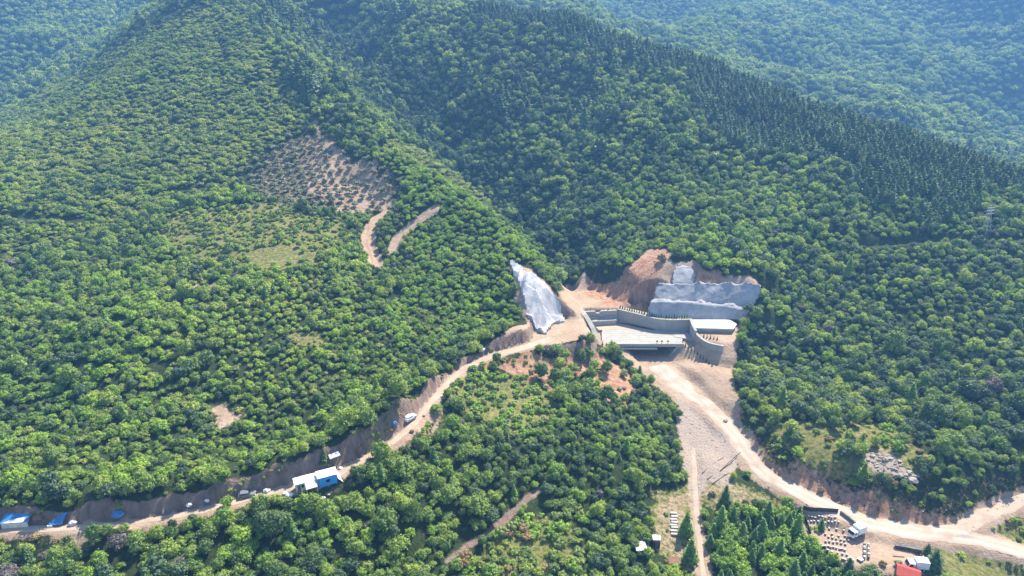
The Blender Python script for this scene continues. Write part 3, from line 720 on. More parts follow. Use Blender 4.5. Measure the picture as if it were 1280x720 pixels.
# stepped weirs, each with a notch in the middle
def weir(pa, pb, zb, zt, notch_at, depth, label):
    a = Vector(pa); c_ = Vector(pb); d = (c_ - a); ln = d.length; d.normalize(); n_ = Vector((-d.y, d.x)) * 0.4
    s = [0, notch_at - 1.3, notch_at - 0.5, notch_at + 0.5, notch_at + 1.3, ln]; t = [zt, zt, zt - depth, zt - depth, zt, zt]
    def strip(lo, hi, wd):
        mb = MB(); vs = []
        for si, l_, h_ in zip(s, lo, hi):
            q = a + d * si
            for sgn, z in ((-1, l_), (1, l_), (1, h_), (-1, h_)):
                vs.append((q.x + n_.x * sgn * wd, q.y + n_.y * sgn * wd, z))
        fs = [(3, 2, 1, 0), (20, 21, 22, 23)]
        for i in range(5):
            for k in range(4):
                fs.append((4 * i + k, 4 * i + (k + 1) % 4, 4 * i + 4 + (k + 1) % 4, 4 * i + 4 + k))
        return mb.add(vs, fs)
    o = strip([zb] * 6, t, 1.0).build('weir_wall', 'conc')
    strip([q + 0.003 for q in t], [q + 0.28 for q in t], 1.35).build('coping', 'conc_w', o)
    return tag(o, label, 'weir', 'stepped weirs at the head of the basin')
q0 = PZ(737, 404.5, 18.3); q1 = PZ(772, 402, 18.3)
weir(q0[:2], q1[:2], 16.4, 20.9, 4.5, 0.8, 'lower of two stepped weir walls with a central notch')
q0 = PZ(727, 399, 20.0); q1 = PZ(771, 397, 20.0)
weir(q0[:2], q1[:2], 16.6, 23.1, 6.5, 0.9, 'upper of two stepped weir walls with a central notch')
tag(MB().add([(q0[0] + 1, q0[1] - 3.2, 20.2), (q1[0] - 0.5, q1[1] - 3.0, 20.2), (q1[0] - 0.5, q1[1] - 0.5, 20.3), (q0[0] + 0.5, q0[1] - 0.5, 20.3)] + [(q0[0] + 1, q0[1] - 3.2, 17), (q1[0] - 0.5, q1[1] - 3.0, 17), (q1[0] - 0.5, q1[1] - 0.5, 17), (q0[0] + 0.5, q0[1] - 0.5, 17)],
    [(0, 1, 2, 3), (0, 4, 5, 1), (1, 5, 6, 2), (2, 6, 7, 3), (3, 7, 4, 0)]).build('weir_sill', 'conc'), 'narrow concrete step between the two notched weir walls', 'sill')
# left abutment: sloping pale wing down to the deck
AB = [(*PZ(724, 392, 24), 26.3), (*PZ(731, 403, 22.5), 25.6), (*PZ(739, 416, 20), 22.4), (*PZ(749, 431, 18), 18.9)]
AB = [(x, y, 15.5, t) for x, y, z, t in AB]
w = wall('abutment_wall', resample(AB, 10), 1.7, 'conc_w', cap=0.2); tag(w, 'sloping white concrete wing between sandy pad and left end of the deck', 'wall')
# flat white slab on its low base
sl = empty('slab_roof_building', (77, 238, 20.5), 0, 'flat white slab roof on a low base right of the tall shaded wall', 'building')
c0 = [PZ(865.5, 409.5, 22.6), PZ(917, 411, 22.6), PZ(921, 405, 22.6), PZ(912, 399.5, 22.6), PZ(861.5, 399.5, 22.6)]
def slab(pts, z0, z1):
    n = len(pts)
    return MB().add([(p[0], p[1], z0) for p in pts] + [(p[0], p[1], z1) for p in pts], [tuple(range(n - 1, -1, -1)), tuple(range(n, 2 * n))] + [(i, (i + 1) % n, (i + 1) % n + n, i + n) for i in range(n)])
put(slab(c0, 22.15, 22.6), 'roof', 'roofw', sl)
cx = sum(p[0] for p in c0) / 5; cy = sum(p[1] for p in c0) / 5
put(slab([(cx + (p[0] - cx) * 0.95, cy + (p[1] - cy) * 0.88) for p in c0], 19.5, 22.147), 'wall', 'conc', sl)
for k in range(4):
    x = c0[0][0] + 2.5 + k * 3.6
    put(MB().box(x, x + 0.5, c0[0][1] + 0.1, c0[0][1] + 0.55, 19.6, 22.147), 'pier', 'conc', sl)

# sprayed concrete skins
def skin(name, pix, mat, lift, amp, wl, step=0.8, seed=0, facet=0.0):
    pl = GP(pix)
    p = np.array(pl); lo = p.min(0); hi = p.max(0)
    xs = np.arange(lo[0], hi[0] + step, step); ys = np.arange(lo[1], hi[1] + step, step)
    X, Y = np.meshgrid(xs, ys); x = X.ravel(); y = Y.ravel()
    sd = poly_sd(x, y, pl) + fbm(x / 4, y / 4, seed, 3) * 0.9
    z = hz(x, y) + lift + fbm(x / wl, y / wl, seed + 1, 3) * amp
    if facet: z += facet * (np.abs(((x * 0.8 - y * 0.5) / 5.5 + fbm(x / 9, y / 9, seed + 4, 2)) % 1 - 0.5) - 0.25)
    if facet: z += 0.22 * facet * (((x * 0.5 + y * 0.9) / 7.0 + fbm(x / 6, y / 6, seed + 7, 2) * 0.5) % 1 - 0.5)
    ins = (sd < 0).reshape(X.shape); W = len(xs)
    fs = [(j * W + i, j * W + i + 1, (j + 1) * W + i + 1, (j + 1) * W + i) for j in range(len(ys) - 1) for i in range(W - 1) if ins[j, i] and ins[j, i + 1] and ins[j + 1, i] and ins[j + 1, i + 1]]
    bm = bmesh.new()
    vv = [bm.verts.new(q) for q in zip(x, y, z)]
    for f in fs: bm.faces.new([vv[k] for k in f])
    bmesh.ops.delete(bm, geom=[v for v in bm.verts if not v.link_faces], context='VERTS')
    be = [e_ for e_ in bm.edges if len(e_.link_faces) == 1]
    r = bmesh.ops.extrude_edge_only(bm, edges=be)
    for v in r['geom']:
        if isinstance(v, bmesh.types.BMVert): v.co.z -= lift + 0.8
    bmesh.ops.recalc_face_normals(bm, faces=bm.faces)
    me = bpy.data.meshes.new(name); bm.to_mesh(me); bm.free()
    me.materials.append(MAT[mat])
    o = bpy.data.objects.new(name, me); COL.objects.link(o)
    return o
o = skin('shotcrete_slope', [(636, 328), (648, 332), (660, 344), (678, 354), (692, 370), (702, 386), (710, 402), (692, 407), (682, 420), (668, 411), (658, 396), (652, 374), (643, 350)], 'shot_w', 1.0, 0.6, 5.0, 0.6, 3, 2.6)
tag(o, 'bright folded sprayed-concrete chute down the end of the left spur', 'shotcrete slope')
for key, lb in (('low', 'lowest grey sprayed-concrete tier with a bright ledge, just behind the white slab and the wall'), ('mid', 'long middle sprayed-concrete tier of the cut behind the dam'), ('top', 'small top patch of sprayed concrete beside the orange slope')):
    P_ = LOFT[key].copy(); nr_, nu_ = P_.shape[:2]
    w_ = fbm(P_[..., 0] / 4, P_[..., 2] / 4 + P_[..., 1] / 4, 61, 4); f_ = fbm(P_[..., 0] / 1.6, P_[..., 2] / 1.6, 63, 2)
    P_[..., 1] += w_ * 0.6 + f_ * 0.1; P_[..., 2] += f_ * 0.07
    P_[-1, :, 2] += fbm(P_[-1, :, 0] / 2.5, P_[-1, :, 0] * 0, 65, 3) * 1.5      # ragged upper edge
    for e_, sg in ((0, 1), (-1, -1)):                                          # ragged sides
        zz_ = np.arange(nr_) * 0.55
        P_[:, e_, 0] += sg * 1.6 * np.abs(fbm(zz_ / 1.5, zz_ * 0, 67, 3)); P_[:, e_ + sg, 0] += sg * 0.8 * np.abs(fbm(zz_ / 1.5, zz_ * 0, 67, 3))
    back = P_ + np.array([0, 1.2, -1.2])
    V_ = np.vstack([P_.reshape(-1, 3), back.reshape(-1, 3)]); o_ = nr_ * nu_
    F_ = [(j * nu_ + i, j * nu_ + i + 1, (j + 1) * nu_ + i + 1, (j + 1) * nu_ + i) for j in range(nr_ - 1) for i in range(nu_ - 1)]
    rim_ = [(j * nu_, (j + 1) * nu_) for j in range(nr_ - 1)] + [((j + 1) * nu_ - 1, (j + 2) * nu_ - 1) for j in range(nr_ - 1)] + [((nr_ - 1) * nu_ + i, (nr_ - 1) * nu_ + i + 1) for i in range(nu_ - 1)]
    F_ += [(a, b_, b_ + o_, a + o_) for a, b_ in rim_]
    o = MB().add(V_.tolist(), F_).build('shotcrete_slope', 'shot', smooth=True); tag(o, lb, 'shotcrete slope')
# earth filled in behind the bent wall, level with its top
fl = dense([p[:3] for p in W1], 0.8); tp = np.interp(np.arange(len(fl)), np.linspace(0, len(fl) - 1, len(W1)), [p[3] for p in W1]) - 0.12
tn = np.gradient(fl[:, :2], axis=0); tn /= np.linalg.norm(tn, axis=1)[:, None]
vs = []; NB = 6
for k in range(NB + 1):
    o_ = 0.30 + k * 0.75
    x = fl[:, 0] - tn[:, 1] * o_; y = fl[:, 1] + tn[:, 0] * o_
    vs.append(np.c_[x, y, np.where(k < NB, np.maximum(tp + 0.05 * fbm(x, y, 3, 2) - 0.03 * k, hz(x, y) - 0.3), tp - 4)])
n_ = len(fl)
bk = MB().add(np.vstack(vs).tolist(), [(k * n_ + i, k * n_ + i + 1, (k + 1) * n_ + i + 1, (k + 1) * n_ + i) for k in range(NB) for i in range(n_ - 1)])
tag(bk.build('backfill', 'dust', smooth=False), kind='structure')

# ------------------------------------------------------------------ foliage
def leaf_mat(name, stops, patch=0.012, trans=0.5, tint=None):
    """leaves: colour differs from plant to plant and drifts over the hillside; light passes through them"""
    m = bpy.data.materials.new(name); m.use_nodes = True
    nt = m.node_tree; nt.nodes.remove(nt.nodes['Principled BSDF'])
    oi = N(nt, 'ShaderNodeObjectInfo')
    big = noise(nt, patch, 3, oi.outputs['Location'])
    v = mth(nt, 'ADD', mth(nt, 'MULTIPLY', oi.outputs['Random'], 0.62), mth(nt, 'MULTIPLY', mth(nt, 'SUBTRACT', big, 0.3), 0.95), clamp=True)
    c = ramp(nt, v, stops)
    fine = noise(nt, 1.6, 3, wpos(nt))
    c = mixc(nt, 1.0, c, ramp(nt, fine, [(0.3, (0.5, 0.52, 0.5)), (0.72, (1.2, 1.15, 0.95))]), 'MULTIPLY')
    d = N(nt, 'ShaderNodeBsdfDiffuse'); t = N(nt, 'ShaderNodeBsdfTranslucent'); g = N(nt, 'ShaderNodeBsdfGlossy'); g.inputs['Roughness'].default_value = 0.55
    nt.links.new(c, d.inputs['Color'])
    nt.links.new(mixc(nt, 1.0, c, (1.9 * trans, 1.65 * trans, 0.5 * trans), 'MULTIPLY'), t.inputs['Color'])
    g.inputs['Color'].default_value = (0.9, 0.95, 1.0, 1)
    m1 = N(nt, 'ShaderNodeAddShader')                  # a leaf throws back part of the light and lets part through
    nt.links.new(d.outputs[0], m1.inputs[0]); nt.links.new(t.outputs[0], m1.inputs[1])
    m2 = N(nt, 'ShaderNodeMixShader'); m2.inputs[0].default_value = 0.03
    nt.links.new(m1.outputs[0], m2.inputs[1]); nt.links.new(g.outputs[0], m2.inputs[2])
    nt.links.new(m2.outputs[0], nt.nodes['Material Output'].inputs['Surface'])
    return m
LEAF = {
    'broad': leaf_mat('broad_leaves', [(0.0, (0.046, 0.086, 0.024)), (0.25, (0.087, 0.150, 0.028)), (0.5, (0.151, 0.227, 0.036)), (0.75, (0.220, 0.296, 0.043)), (0.93, (0.270, 0.353, 0.047)), (1.0, (0.242, 0.268, 0.069))]),
    'bright': leaf_mat('fresh_leaves', [(0.0, (0.075, 0.140, 0.016)), (0.4, (0.145, 0.245, 0.022)), (0.8, (0.237, 0.354, 0.031)), (1.0, (0.293, 0.360, 0.043))]),
    'scrub': leaf_mat('scrub_leaves', [(0.0, (0.070, 0.105, 0.025)), (0.3, (0.122, 0.174, 0.033)), (0.65, (0.204, 0.266, 0.042)), (1.0, (0.278, 0.313, 0.062))]),
    'pine': leaf_mat('pine_needles', [(0.0, (0.036, 0.075, 0.023)), (0.5, (0.072, 0.137, 0.035)), (1.0, (0.126, 0.203, 0.045))], trans=0.25),
    'conifer': leaf_mat('conifer_needles', [(0.0, (0.046, 0.096, 0.024)), (0.5, (0.106, 0.200, 0.034)), (1.0, (0.186, 0.297, 0.046))], trans=0.4),
    'dark': leaf_mat('dark_leaves', [(0.0, (0.030, 0.059, 0.025)), (0.5, (0.058, 0.106, 0.039)), (1.0, (0.098, 0.155, 0.047))], trans=0.3),
    'olive': leaf_mat('olive_leaves', [(0.0, (0.115, 0.142, 0.092)), (0.5, (0.162, 0.189, 0.121)), (1.0, (0.203, 0.223, 0.135))], trans=0.35),
    'dry': leaf_mat('dry_leaves', [(0.0, (0.220, 0.150, 0.070)), (0.5, (0.280, 0.200, 0.080)), (1.0, (0.260, 0.240, 0.090))], trans=0.2),
    'purple': leaf_mat('grey_leaves', [(0.0, (0.130, 0.111, 0.117)), (1.0, (0.169, 0.143, 0.130))], trans=0.15),
    'tall_grass': leaf_mat('grass_blades', [(0.0, (0.110, 0.130, 0.035)), (0.5, (0.170, 0.160, 0.050)), (1.0, (0.300, 0.240, 0.100))], trans=0.3),
}
def leaf_cards(r, pts, nrm, size, jitter):
    """one small bent leaf-spray (two triangles) per point"""
    n = len(pts)
    nr = nrm + r.normal(0, jitter, (n, 3)); nr /= np.linalg.norm(nr, axis=1)[:, None] + 1e-9
    a = np.cross(nr, r.normal(0, 1, (n, 3))); a /= np.linalg.norm(a, axis=1)[:, None] + 1e-9
    b_ = np.cross(nr, a)
    s = size * r.uniform(0.6, 1.4, (n, 1)); w = s * r.uniform(0.55, 1.0, (n, 1))
    V = np.stack([pts - a * s * 0.5, pts + b_ * w * 0.5 - nr * s * 0.12, pts + a * s * 0.5, pts - b_ * w * 0.5 - nr * s * 0.12], 1)
    return V.reshape(-1, 3), np.arange(n * 4).reshape(-1, 4)
def mesh_np(name, V, F, mats, midx=None):
    me = bpy.data.meshes.new(name)
    me.vertices.add(len(V)); me.vertices.foreach_set('co', np.asarray(V, np.float32).ravel())
    ls = np.array([len(f) for f in F]); fl = np.concatenate([np.asarray(f) for f in F]).astype(np.int32)
    me.loops.add(len(fl)); me.loops.foreach_set('vertex_index', fl)
    me.polygons.add(len(F)); me.polygons.foreach_set('loop_start', np.r_[0, np.cumsum(ls)[:-1]].astype(np.int32))
    if midx is not None: me.polygons.foreach_set('material_index', np.asarray(midx, np.int32))
    me.update(); me.validate()
    for m_ in mats: me.materials.append(m_)
    return me
def sphere_pts(r, n):
    v = r.normal(0, 1, (n, 3)); return v / np.linalg.norm(v, axis=1)[:, None]
def blob(c, rad, r, n=7, m=5):
    mb = MB().lump((0, 0, 0), rad[0], rad[1], rad[2], int(r.integers(1e6)), n, m, 0.18)
    return np.array(mb.v) + c, mb.f
def crown_broad(seed, R_=1.0, H=0.85, base=0.35, nclump=16, per=55, leaf=0.15, lean=0.25):
    """unit crown: dome of leafy clumps (radius 1), gaps between the clumps, dark core"""
    r = np.random.default_rng(seed)
    V = []; F = []; o = 0
    C_ = []
    for k in range(nclump):
        for _ in range(30):
            t = r.uniform(0, 2 * math.pi); ph = r.uniform(-0.25, 1.0)
            q = np.array([math.cos(t) * math.sqrt(max(0, 1 - ph * ph * 0.9)) * r.uniform(0.45, 0.80), math.sin(t) * math.sqrt(max(0, 1 - ph * ph * 0.9)) * r.uniform(0.45, 0.80), base + H * (0.35 + 0.6 * ph)])
            if all(np.linalg.norm(q - c_) > 0.29 for c_ in C_): break
        C_.append(q)
    sx, sy = r.uniform(0.72, 1.2, 2)
    for q in C_:
        rad = r.uniform(0.17, 0.40)
        q = q * (sx, sy, 1)
        d = sphere_pts(r, per); d = d[d[:, 2] > -0.45]
        pts = q + d * rad * (1, 1, 0.85) * r.uniform(0.62, 1.38, (len(d), 1)) ** 1.0
        v, f = leaf_cards(r, pts, d * 0.8 + (0, 0, 0.6), leaf, 0.4)
        V.append(v); F += list(f + o); o += len(v)
        v, f = blob(q - (0, 0, 0.04), (rad * 0.66, rad * 0.66, rad * 0.56), r, 6, 4)
        V.append(v); F += [tuple(i + o for i in g) for g in f]; o += len(v)
    v, f = blob(np.array([0, 0, base + H * 0.42]), (0.62 * sx, 0.62 * sy, H * 0.40), r, 8, 5)
    V.append(v); F += [tuple(i + o for i in g) for g in f]
    return np.vstack(V), F
def crown_pine(seed, n=520, leaf=0.17, tiers=9, slim=0.40, base=0.14):
    """unit conifer 1 tall: whorls of drooping boughs, narrowing to a leader"""
    r = np.random.default_rng(seed); V = []; F = []; o = 0
    for k in range(tiers):
        t = (k + 0.5) / tiers
        z = base + (1 - base) * t ** 0.92; rad = slim * (1 - t) ** 0.8 * r.uniform(0.85, 1.12) + 0.012
        nb = max(4, int(9 * (1 - t) + 3)); a0 = r.uniform(0, 6.28)
        for b_ in range(nb):
            a = a0 + b_ / nb * 6.283 + r.normal(0, 0.12); L_ = rad * r.uniform(0.72, 1.12)
            m_ = max(3, int(n / tiers / nb * (1.4 - t)))
            s = np.sqrt(r.uniform(0.04, 1, m_)) * L_
            pts = np.c_[np.cos(a) * s, np.sin(a) * s, z - s * 0.30 + 0.04] + r.normal(0, 0.018, (m_, 3)) + np.c_[-np.sin(a) * r.normal(0, 1, m_) * s * 0.24, np.cos(a) * r.normal(0, 1, m_) * s * 0.24, np.zeros(m_)]
            nr = np.c_[np.cos(a) * np.full(m_, 0.5), np.sin(a) * np.full(m_, 0.5), np.ones(m_)]
            v, f = leaf_cards(r, pts, nr, leaf * (1.1 - 0.55 * t) * slim / 0.4, 0.35)
            V.append(v); F += list(f + o); o += len(v)
    mb = MB()
    prof = [(base, slim * 0.55), (0.35, slim * 0.44), (0.65, slim * 0.24), (0.97, 0.005)]
    for (z0, r0), (z1, r1) in zip(prof[:-1], prof[1:]): mb.tube((0, 0, z0), (0, 0, z1), r0, r1, 7)
    V.append(np.array(mb.v)); F += [tuple(i + o for i in g) for g in mb.f]
    return np.vstack(V), F
def crown_shrub(seed, n=230, leaf=0.2):
    r = np.random.default_rng(seed); V = []; F = []; o = 0
    for k in range(6):
        a = k / 6 * 6.283 + r.uniform(0, 0.8); q = np.array([math.cos(a) * 0.5, math.sin(a) * 0.5, r.uniform(0.25, 0.5)]) if k else np.array([0, 0, 0.6])
        rad = r.uniform(0.3, 0.5)
        d = sphere_pts(r, n // 6); d = d[d[:, 2] > -0.5]
        v, f = leaf_cards(r, q + d * rad * r.uniform(0.75, 1.1, (len(d), 1)), d * 0.8 + (0, 0, 0.6), leaf, 0.4)
        V.append(v); F += list(f + o); o += len(v)
        v, f = blob(q, (rad * 0.75, rad * 0.75, rad * 0.65), r, 6, 4)
        V.append(v); F += [tuple(i + o for i in g) for g in f]; o += len(v)
    return np.vstack(V), F
def trunk_unit(seed, h=0.6, rad=0.05, limbs=4):
    r = np.random.default_rng(seed); mb = MB()
    p0 = Vector((0, 0, -0.25)); p1 = Vector((r.normal(0, 0.03), r.normal(0, 0.03), h * 0.55))
    mb.tube(p0, p1, rad * 1.15, rad * 0.8, 6)
    for k in range(limbs):
        a = k / limbs * 6.283 + r.uniform(0, 1)
        mb.tube(p1, p1 + Vector((math.cos(a) * 0.32, math.sin(a) * 0.32, h * 0.6)), rad * 0.6, rad * 0.2, 5)
    return np.array(mb.v), mb.f
def spire_unit(h=1.0, rad=0.016):
    mb = MB().tube((0, 0, -0.08), (0, 0, h * 0.5), rad, rad * 0.6, 6).tube((0, 0, h * 0.5), (0, 0, h * 0.94), rad * 0.6, rad * 0.15, 5)
    return np.array(mb.v), mb.f

PROTO = {}                                    # kind -> list of (joined mesh, crown mesh, trunk mesh)
def proto(kind, crown, trunk, leaf):
    V, F = crown; TV, TF = trunk
    cm = mesh_np('crown', V, F, [leaf]); tm = mesh_np('trunk', TV, TF, [MAT['bark']])
    jm = mesh_np(kind, np.vstack([V, TV]), list(F) + [tuple(i + len(V) for i in f) for f in TF], [leaf, MAT['bark']], [0] * len(F) + [1] * len(TF))
    PROTO.setdefault(kind, []).append((jm, cm, tm))
for s in range(9): proto('broad', crown_broad(100 + s, H=0.75 + 0.2 * (s % 4), nclump=14 + 4 * (s % 4), per=56, leaf=0.135), trunk_unit(s), LEAF['broad'])
for s in range(5): proto('darkbroad', crown_broad(150 + s, H=0.9 + 0.15 * (s % 3), nclump=15 + 3 * (s % 3), per=50, leaf=0.14), trunk_unit(s + 20), LEAF['dark'])
for s in range(4): proto('bright', crown_broad(200 + s, H=0.75 + 0.1 * (s % 2), nclump=14, per=56, leaf=0.16), trunk_unit(s + 30), LEAF['bright'])
for s in range(4): proto('scrub', crown_broad(300 + s, H=0.62, base=0.12, nclump=11, per=40, leaf=0.19), trunk_unit(s + 50, 0.45), LEAF['scrub'])
for s in range(6): proto('farbroad', crown_broad(400 + s, H=0.75 + 0.15 * (s % 3), nclump=11 + s, per=26, leaf=0.21), trunk_unit(s + 60), LEAF['broad'])
for s in range(4): proto('pine', crown_pine(500 + s, 420, 0.15, 5 + s % 3, 0.38 + 0.05 * (s % 3)), spire_unit(), LEAF['pine'])
for s in range(4): proto('conifer', crown_pine(600 + s, 900, 0.13, 11, 0.33, 0.06), spire_unit(), LEAF['conifer'])
for s in range(3): proto('olive', crown_broad(700 + s, H=0.7, nclump=9, per=34, leaf=0.2), trunk_unit(s + 80, 0.55, 0.07), LEAF['olive'])
for s in range(3): proto('shrub', crown_shrub(800 + s), trunk_unit(s + 90, 0.3, 0.04, 3), LEAF['scrub'])
for s in range(2): proto('greenshrub', crown_shrub(830 + s), trunk_unit(s + 95, 0.3, 0.04, 3), LEAF['bright'])
for s in range(2): proto('dryshrub', crown_shrub(860 + s, 180), trunk_unit(s + 97, 0.3, 0.04, 3), LEAF['dry'])
for s in range(1): proto('greytree', crown_broad(900 + s, nclump=15, per=50, leaf=0.13), trunk_unit(99), LEAF['purple'])
for s in range(2): proto('cypress', crown_pine(950 + s, 260, 0.2, 9, 0.15, 0.05), spire_unit(), LEAF['pine'])

# ------------------------------------------------------------------ where each plant stands
def in_view(x, y, z, mx=230, top=-150, bot=900):
    px, py, d = project(x, y, z)
    return (d > 20) & (px > -mx) & (px < 1280 + mx) & (py > top) & (py < bot)
def jgrid(x0, x1, y0, y1, s, seed):           # evenly filled but never in rows: random points kept a least distance apart
    r = np.random.default_rng(seed)
    n = int((x1 - x0) * (y1 - y0) / (s * s) * 5.5)
    x = r.uniform(x0, x1, n); y = r.uniform(y0, y1, n)
    k = in_view(x, y, hz(x, y)); x, y = x[k], y[k]
    md = s * 0.74; grid = {}; keep = []
    cx_ = (x / md).astype(int).tolist(); cy_ = (y / md).astype(int).tolist(); xl = x.tolist(); yl = y.tolist(); m2 = md * md
    for i in range(len(xl)):
        a, b_ = cx_[i], cy_[i]; ok = True
        for p in (-1, 0, 1):
            for q in (-1, 0, 1):
                for t in grid.get((a + p, b_ + q), ()):
                    if (xl[t] - xl[i]) ** 2 + (yl[t] - yl[i]) ** 2 < m2: ok = False; break
                if not ok: break
            if not ok: break
        if ok: grid.setdefault((a, b_), []).append(i); keep.append(i)
    return x[keep], y[keep]
def inside(k, x, y): return poly_sd(x, y, PG[k]) < 0
def slope_at(x, y):
    e = 1.0
    return np.hypot(hz(x + e, y) - hz(x - e, y), hz(x, y + e) - hz(x, y - e)) / (2 * e)
PL = {}                                       # kind -> arrays x, y, z, scale, vertical stretch
def plant(kind, x, y, s, zs=None):
    z = hz(x, y)
    zs = np.ones(len(x)) if zs is None else zs
    PL.setdefault(kind, []).append(np.c_[x, y, z, s, s * zs])
r_ = np.random.default_rng(11)
def scatter_near():
    x, y = jgrid(-260, 330, 92, 345, 2.4, 1)
    z = hz(x, y); k = in_view(x, y, z); x, y = x[k], y[k]
    n = len(x)
    keep = np.ones(n, bool)
    for key in ('works', 'gravel', 'yard', 'rubble', 'hutfront', 'meadowbare', 'clear1', 'clear3', 'deadend'):
        keep &= poly_sd(x, y, PG[key]) > 0.8
    dens = np.ones(n); typ = np.zeros(n, int)         # 0 broad 1 bright 2 scrub 3 shrub 4 greenshrub 5 dryshrub
    sp = fbm(x / 14, y / 14, 301, 3); sp2 = fbm(x / 40, y / 40, 305, 3)
    size = (1.62 + 0.65 * sp2 + 0.5 * sp) * np.exp(r_.normal(0, 0.3, n))   # crown radius
    for key, dn in (('bank', 0.05), ('terrace', 0.75), ('streamside', 0.16), ('lowgrass', 0.16), ('branchslope', 0.6), ('redscarp', 0.22), ('ferns', 0.8), ('clear2', 0.3), ('clear4', 0.3), ('roadedge', 0.25), ('hollow', 0.0), ('orange', 0.0)):
        i = inside(key, x, y); dens[i] = dn
        typ[i] = r_.choice([3, 4, 5], i.sum(), p=[0.45, 0.35, 0.2]); size[i] = r_.uniform(0.6, 1.5, i.sum())
    i = inside('redscarp', x, y) | inside('terrace', x, y)
    j = i & (r_.random(n) < 0.3); typ[j] = 0; size[j] = r_.uniform(1.5, 2.5, j.sum())
    i = inside('ferns', x, y); typ[i] = r_.choice([3, 4], i.sum(), p=[0.3, 0.7]); size[i] = r_.uniform(1.2, 2.1, i.sum())
    i = inside('scrublow', x, y); typ[i] = r_.choice([2, 3, 4, 5], i.sum(), p=[0.3, 0.35, 0.25, 0.1]); size[i] = r_.uniform(1.0, 2.2, i.sum()); dens[i] = 0.95
    i = inside('meadow', x, y); typ[i] = r_.choice([0, 2, 3, 4], i.sum(), p=[0.25, 0.35, 0.22, 0.18]); size[i] = r_.uniform(0.8, 2.0, i.sum()); dens[i] = 0.72
    i = inside('olives', x, y); dens[i] = 0.0
    i = inside('scrub', x, y) & (dens > 0.9); typ[i] = np.where(r_.random(i.sum()) < 0.82, 2, 0); size[i] = 1.65 * np.exp(r_.normal(0, 0.28, i.sum())) + 0.4 * sp[i]
    i = inside('maquis', x, y) & (dens > 0.9); typ[i] = np.where(r_.random(i.sum()) < 0.7, 1, 2); size[i] = r_.uniform(1.2, 2.1, i.sum())
    i = inside('leftwood', x, y) & (dens > 0.9) & (typ == 0); typ[i] = r_.choice([0, 1, 2], i.sum(), p=[0.5, 0.3, 0.2]); size[i] = (1.5 + 0.6 * sp2[i] + 0.5 * sp[i]) * np.exp(r_.normal(0, 0.3, i.sum()))
    keep &= ~inside('conifers', x, y) & (poly_sd(x, y, PG['pines']) + 14 * fbm(x / 18, y / 18, 611, 3) > -3)
    for key, (L, w) in LINES.items():
        d, _ = nearest(x, y, L)
        keep &= d > w * 0.95 + np.where(typ >= 3, 0.3, np.minimum(size * 0.55, 1.4))
    keep &= (slope_at(x, y) < 0.95) | ((typ >= 3) & (slope_at(x, y) < 2.2) & (r_.random(n) < 0.5)) | ((slope_at(x, y) < 2.5) & (nearest(x, y, LINES['left'][0])[0] > 3.0) & (r_.random(n) < 0.35))
    keep &= r_.random(n) < dens
    # thin out where crowns are large
    keep &= (r_.random(n) < np.clip(2.9 / np.maximum(size, 0.8) ** 2 + 0.16, 0, 1)) | (typ >= 3)
    x, y, size, typ = x[keep], y[keep], np.clip(size[keep], 0.55, 4.0), typ[keep]
    sel0 = (typ == 0)
    odd = r_.random(len(x))
    for kd, a_, b_, k_ in (('greytree', 0.0, 0.010, 1.0), ('conifer', 0.010, 0.028, 2.6), ('darkbroad', 0.028, 0.17, 1.1), ('darkbroad', 0.17, 0.62, 1.2), ('darkbroad', 0.63, 0.86, 1.15)):      # the odd tree of another kind
        i = sel0 & (odd >= a_) & (odd < b_)
        if a_ == 0.17: i &= inside('ravine', x, y)
        if a_ == 0.63: i &= inside('rightslope', x, y)
        plant(kd, x[i], y[i], size[i] * k_, None); typ[i] = 9
    sel0 = (typ == 0)
    alt = sel0 & (fbm(x / 22, y / 22, 401, 2) + r_.normal(0, 0.35, len(x)) > 0.32); typ[alt] = 1
    for t, kd in enumerate(('broad', 'bright', 'scrub', 'shrub', 'greenshrub', 'dryshrub')):
        i = typ == t
        plant(kd, x[i], y[i], size[i], r_.uniform(0.9, 1.35, i.sum()) if t < 2 else r_.uniform(0.8, 1.15, i.sum()))
scatter_near()
def scatter_mid():
    x, y = jgrid(-480, 480, 345, 640, 3.1, 2)
    z = hz(x, y); k = in_view(x, y, z, 160, -90); x, y = x[k], y[k]
    k = (poly_sd(x, y, PG['pines']) + 14 * fbm(x / 18, y / 18, 611, 3) > -3) & ~inside('olives', x, y)
    for L in TRAIL: k &= nearest(x, y, L)[0] > 2.0
    x, y = x[k], y[k]
    sp = fbm(x / 20, y / 20, 311, 3); sp2 = fbm(x / 60, y / 60, 315, 3)
    size = (2.2 + 0.8 * sp2 + 0.6 * sp) * np.exp(r_.normal(0, 0.3, len(x)))
    scrub = inside('scrub', x, y) | inside('maquis', x, y)
    size[scrub] = 2.1 * np.exp(r_.normal(0, 0.3, scrub.sum())) + 0.5 * sp[scrub]
    kp = r_.random(len(x)) < np.clip(5.6 / np.maximum(size, 1) ** 2 + 0.16, 0, 1)
    x, y, size, scrub = x[kp], y[kp], size[kp], scrub[kp]
    dark = (~scrub) & (fbm(x / 30, y / 30, 319, 2) + r_.normal(0, 0.25, len(x)) > 0.62)
    plant('scrub', x[scrub], y[scrub], size[scrub], r_.uniform(0.8, 1.1, scrub.sum()))
    b_ = ~scrub & ~dark
    q_ = r_.random(len(x)); dk = b_ & ((q_ < 0.22) | ((q_ < 0.62) & inside('ravine', x, y))); b_ &= ~dk
    plant('darkbroad', x[dk], y[dk], size[dk] * 1.05, r_.uniform(1.0, 1.5, dk.sum()))
    plant('farbroad', x[b_], y[b_], size[b_], r_.uniform(0.95, 1.4, b_.sum()))
    plant('pine', x[dark], y[dark], size[dark] * 3.6, None)
scatter_mid()
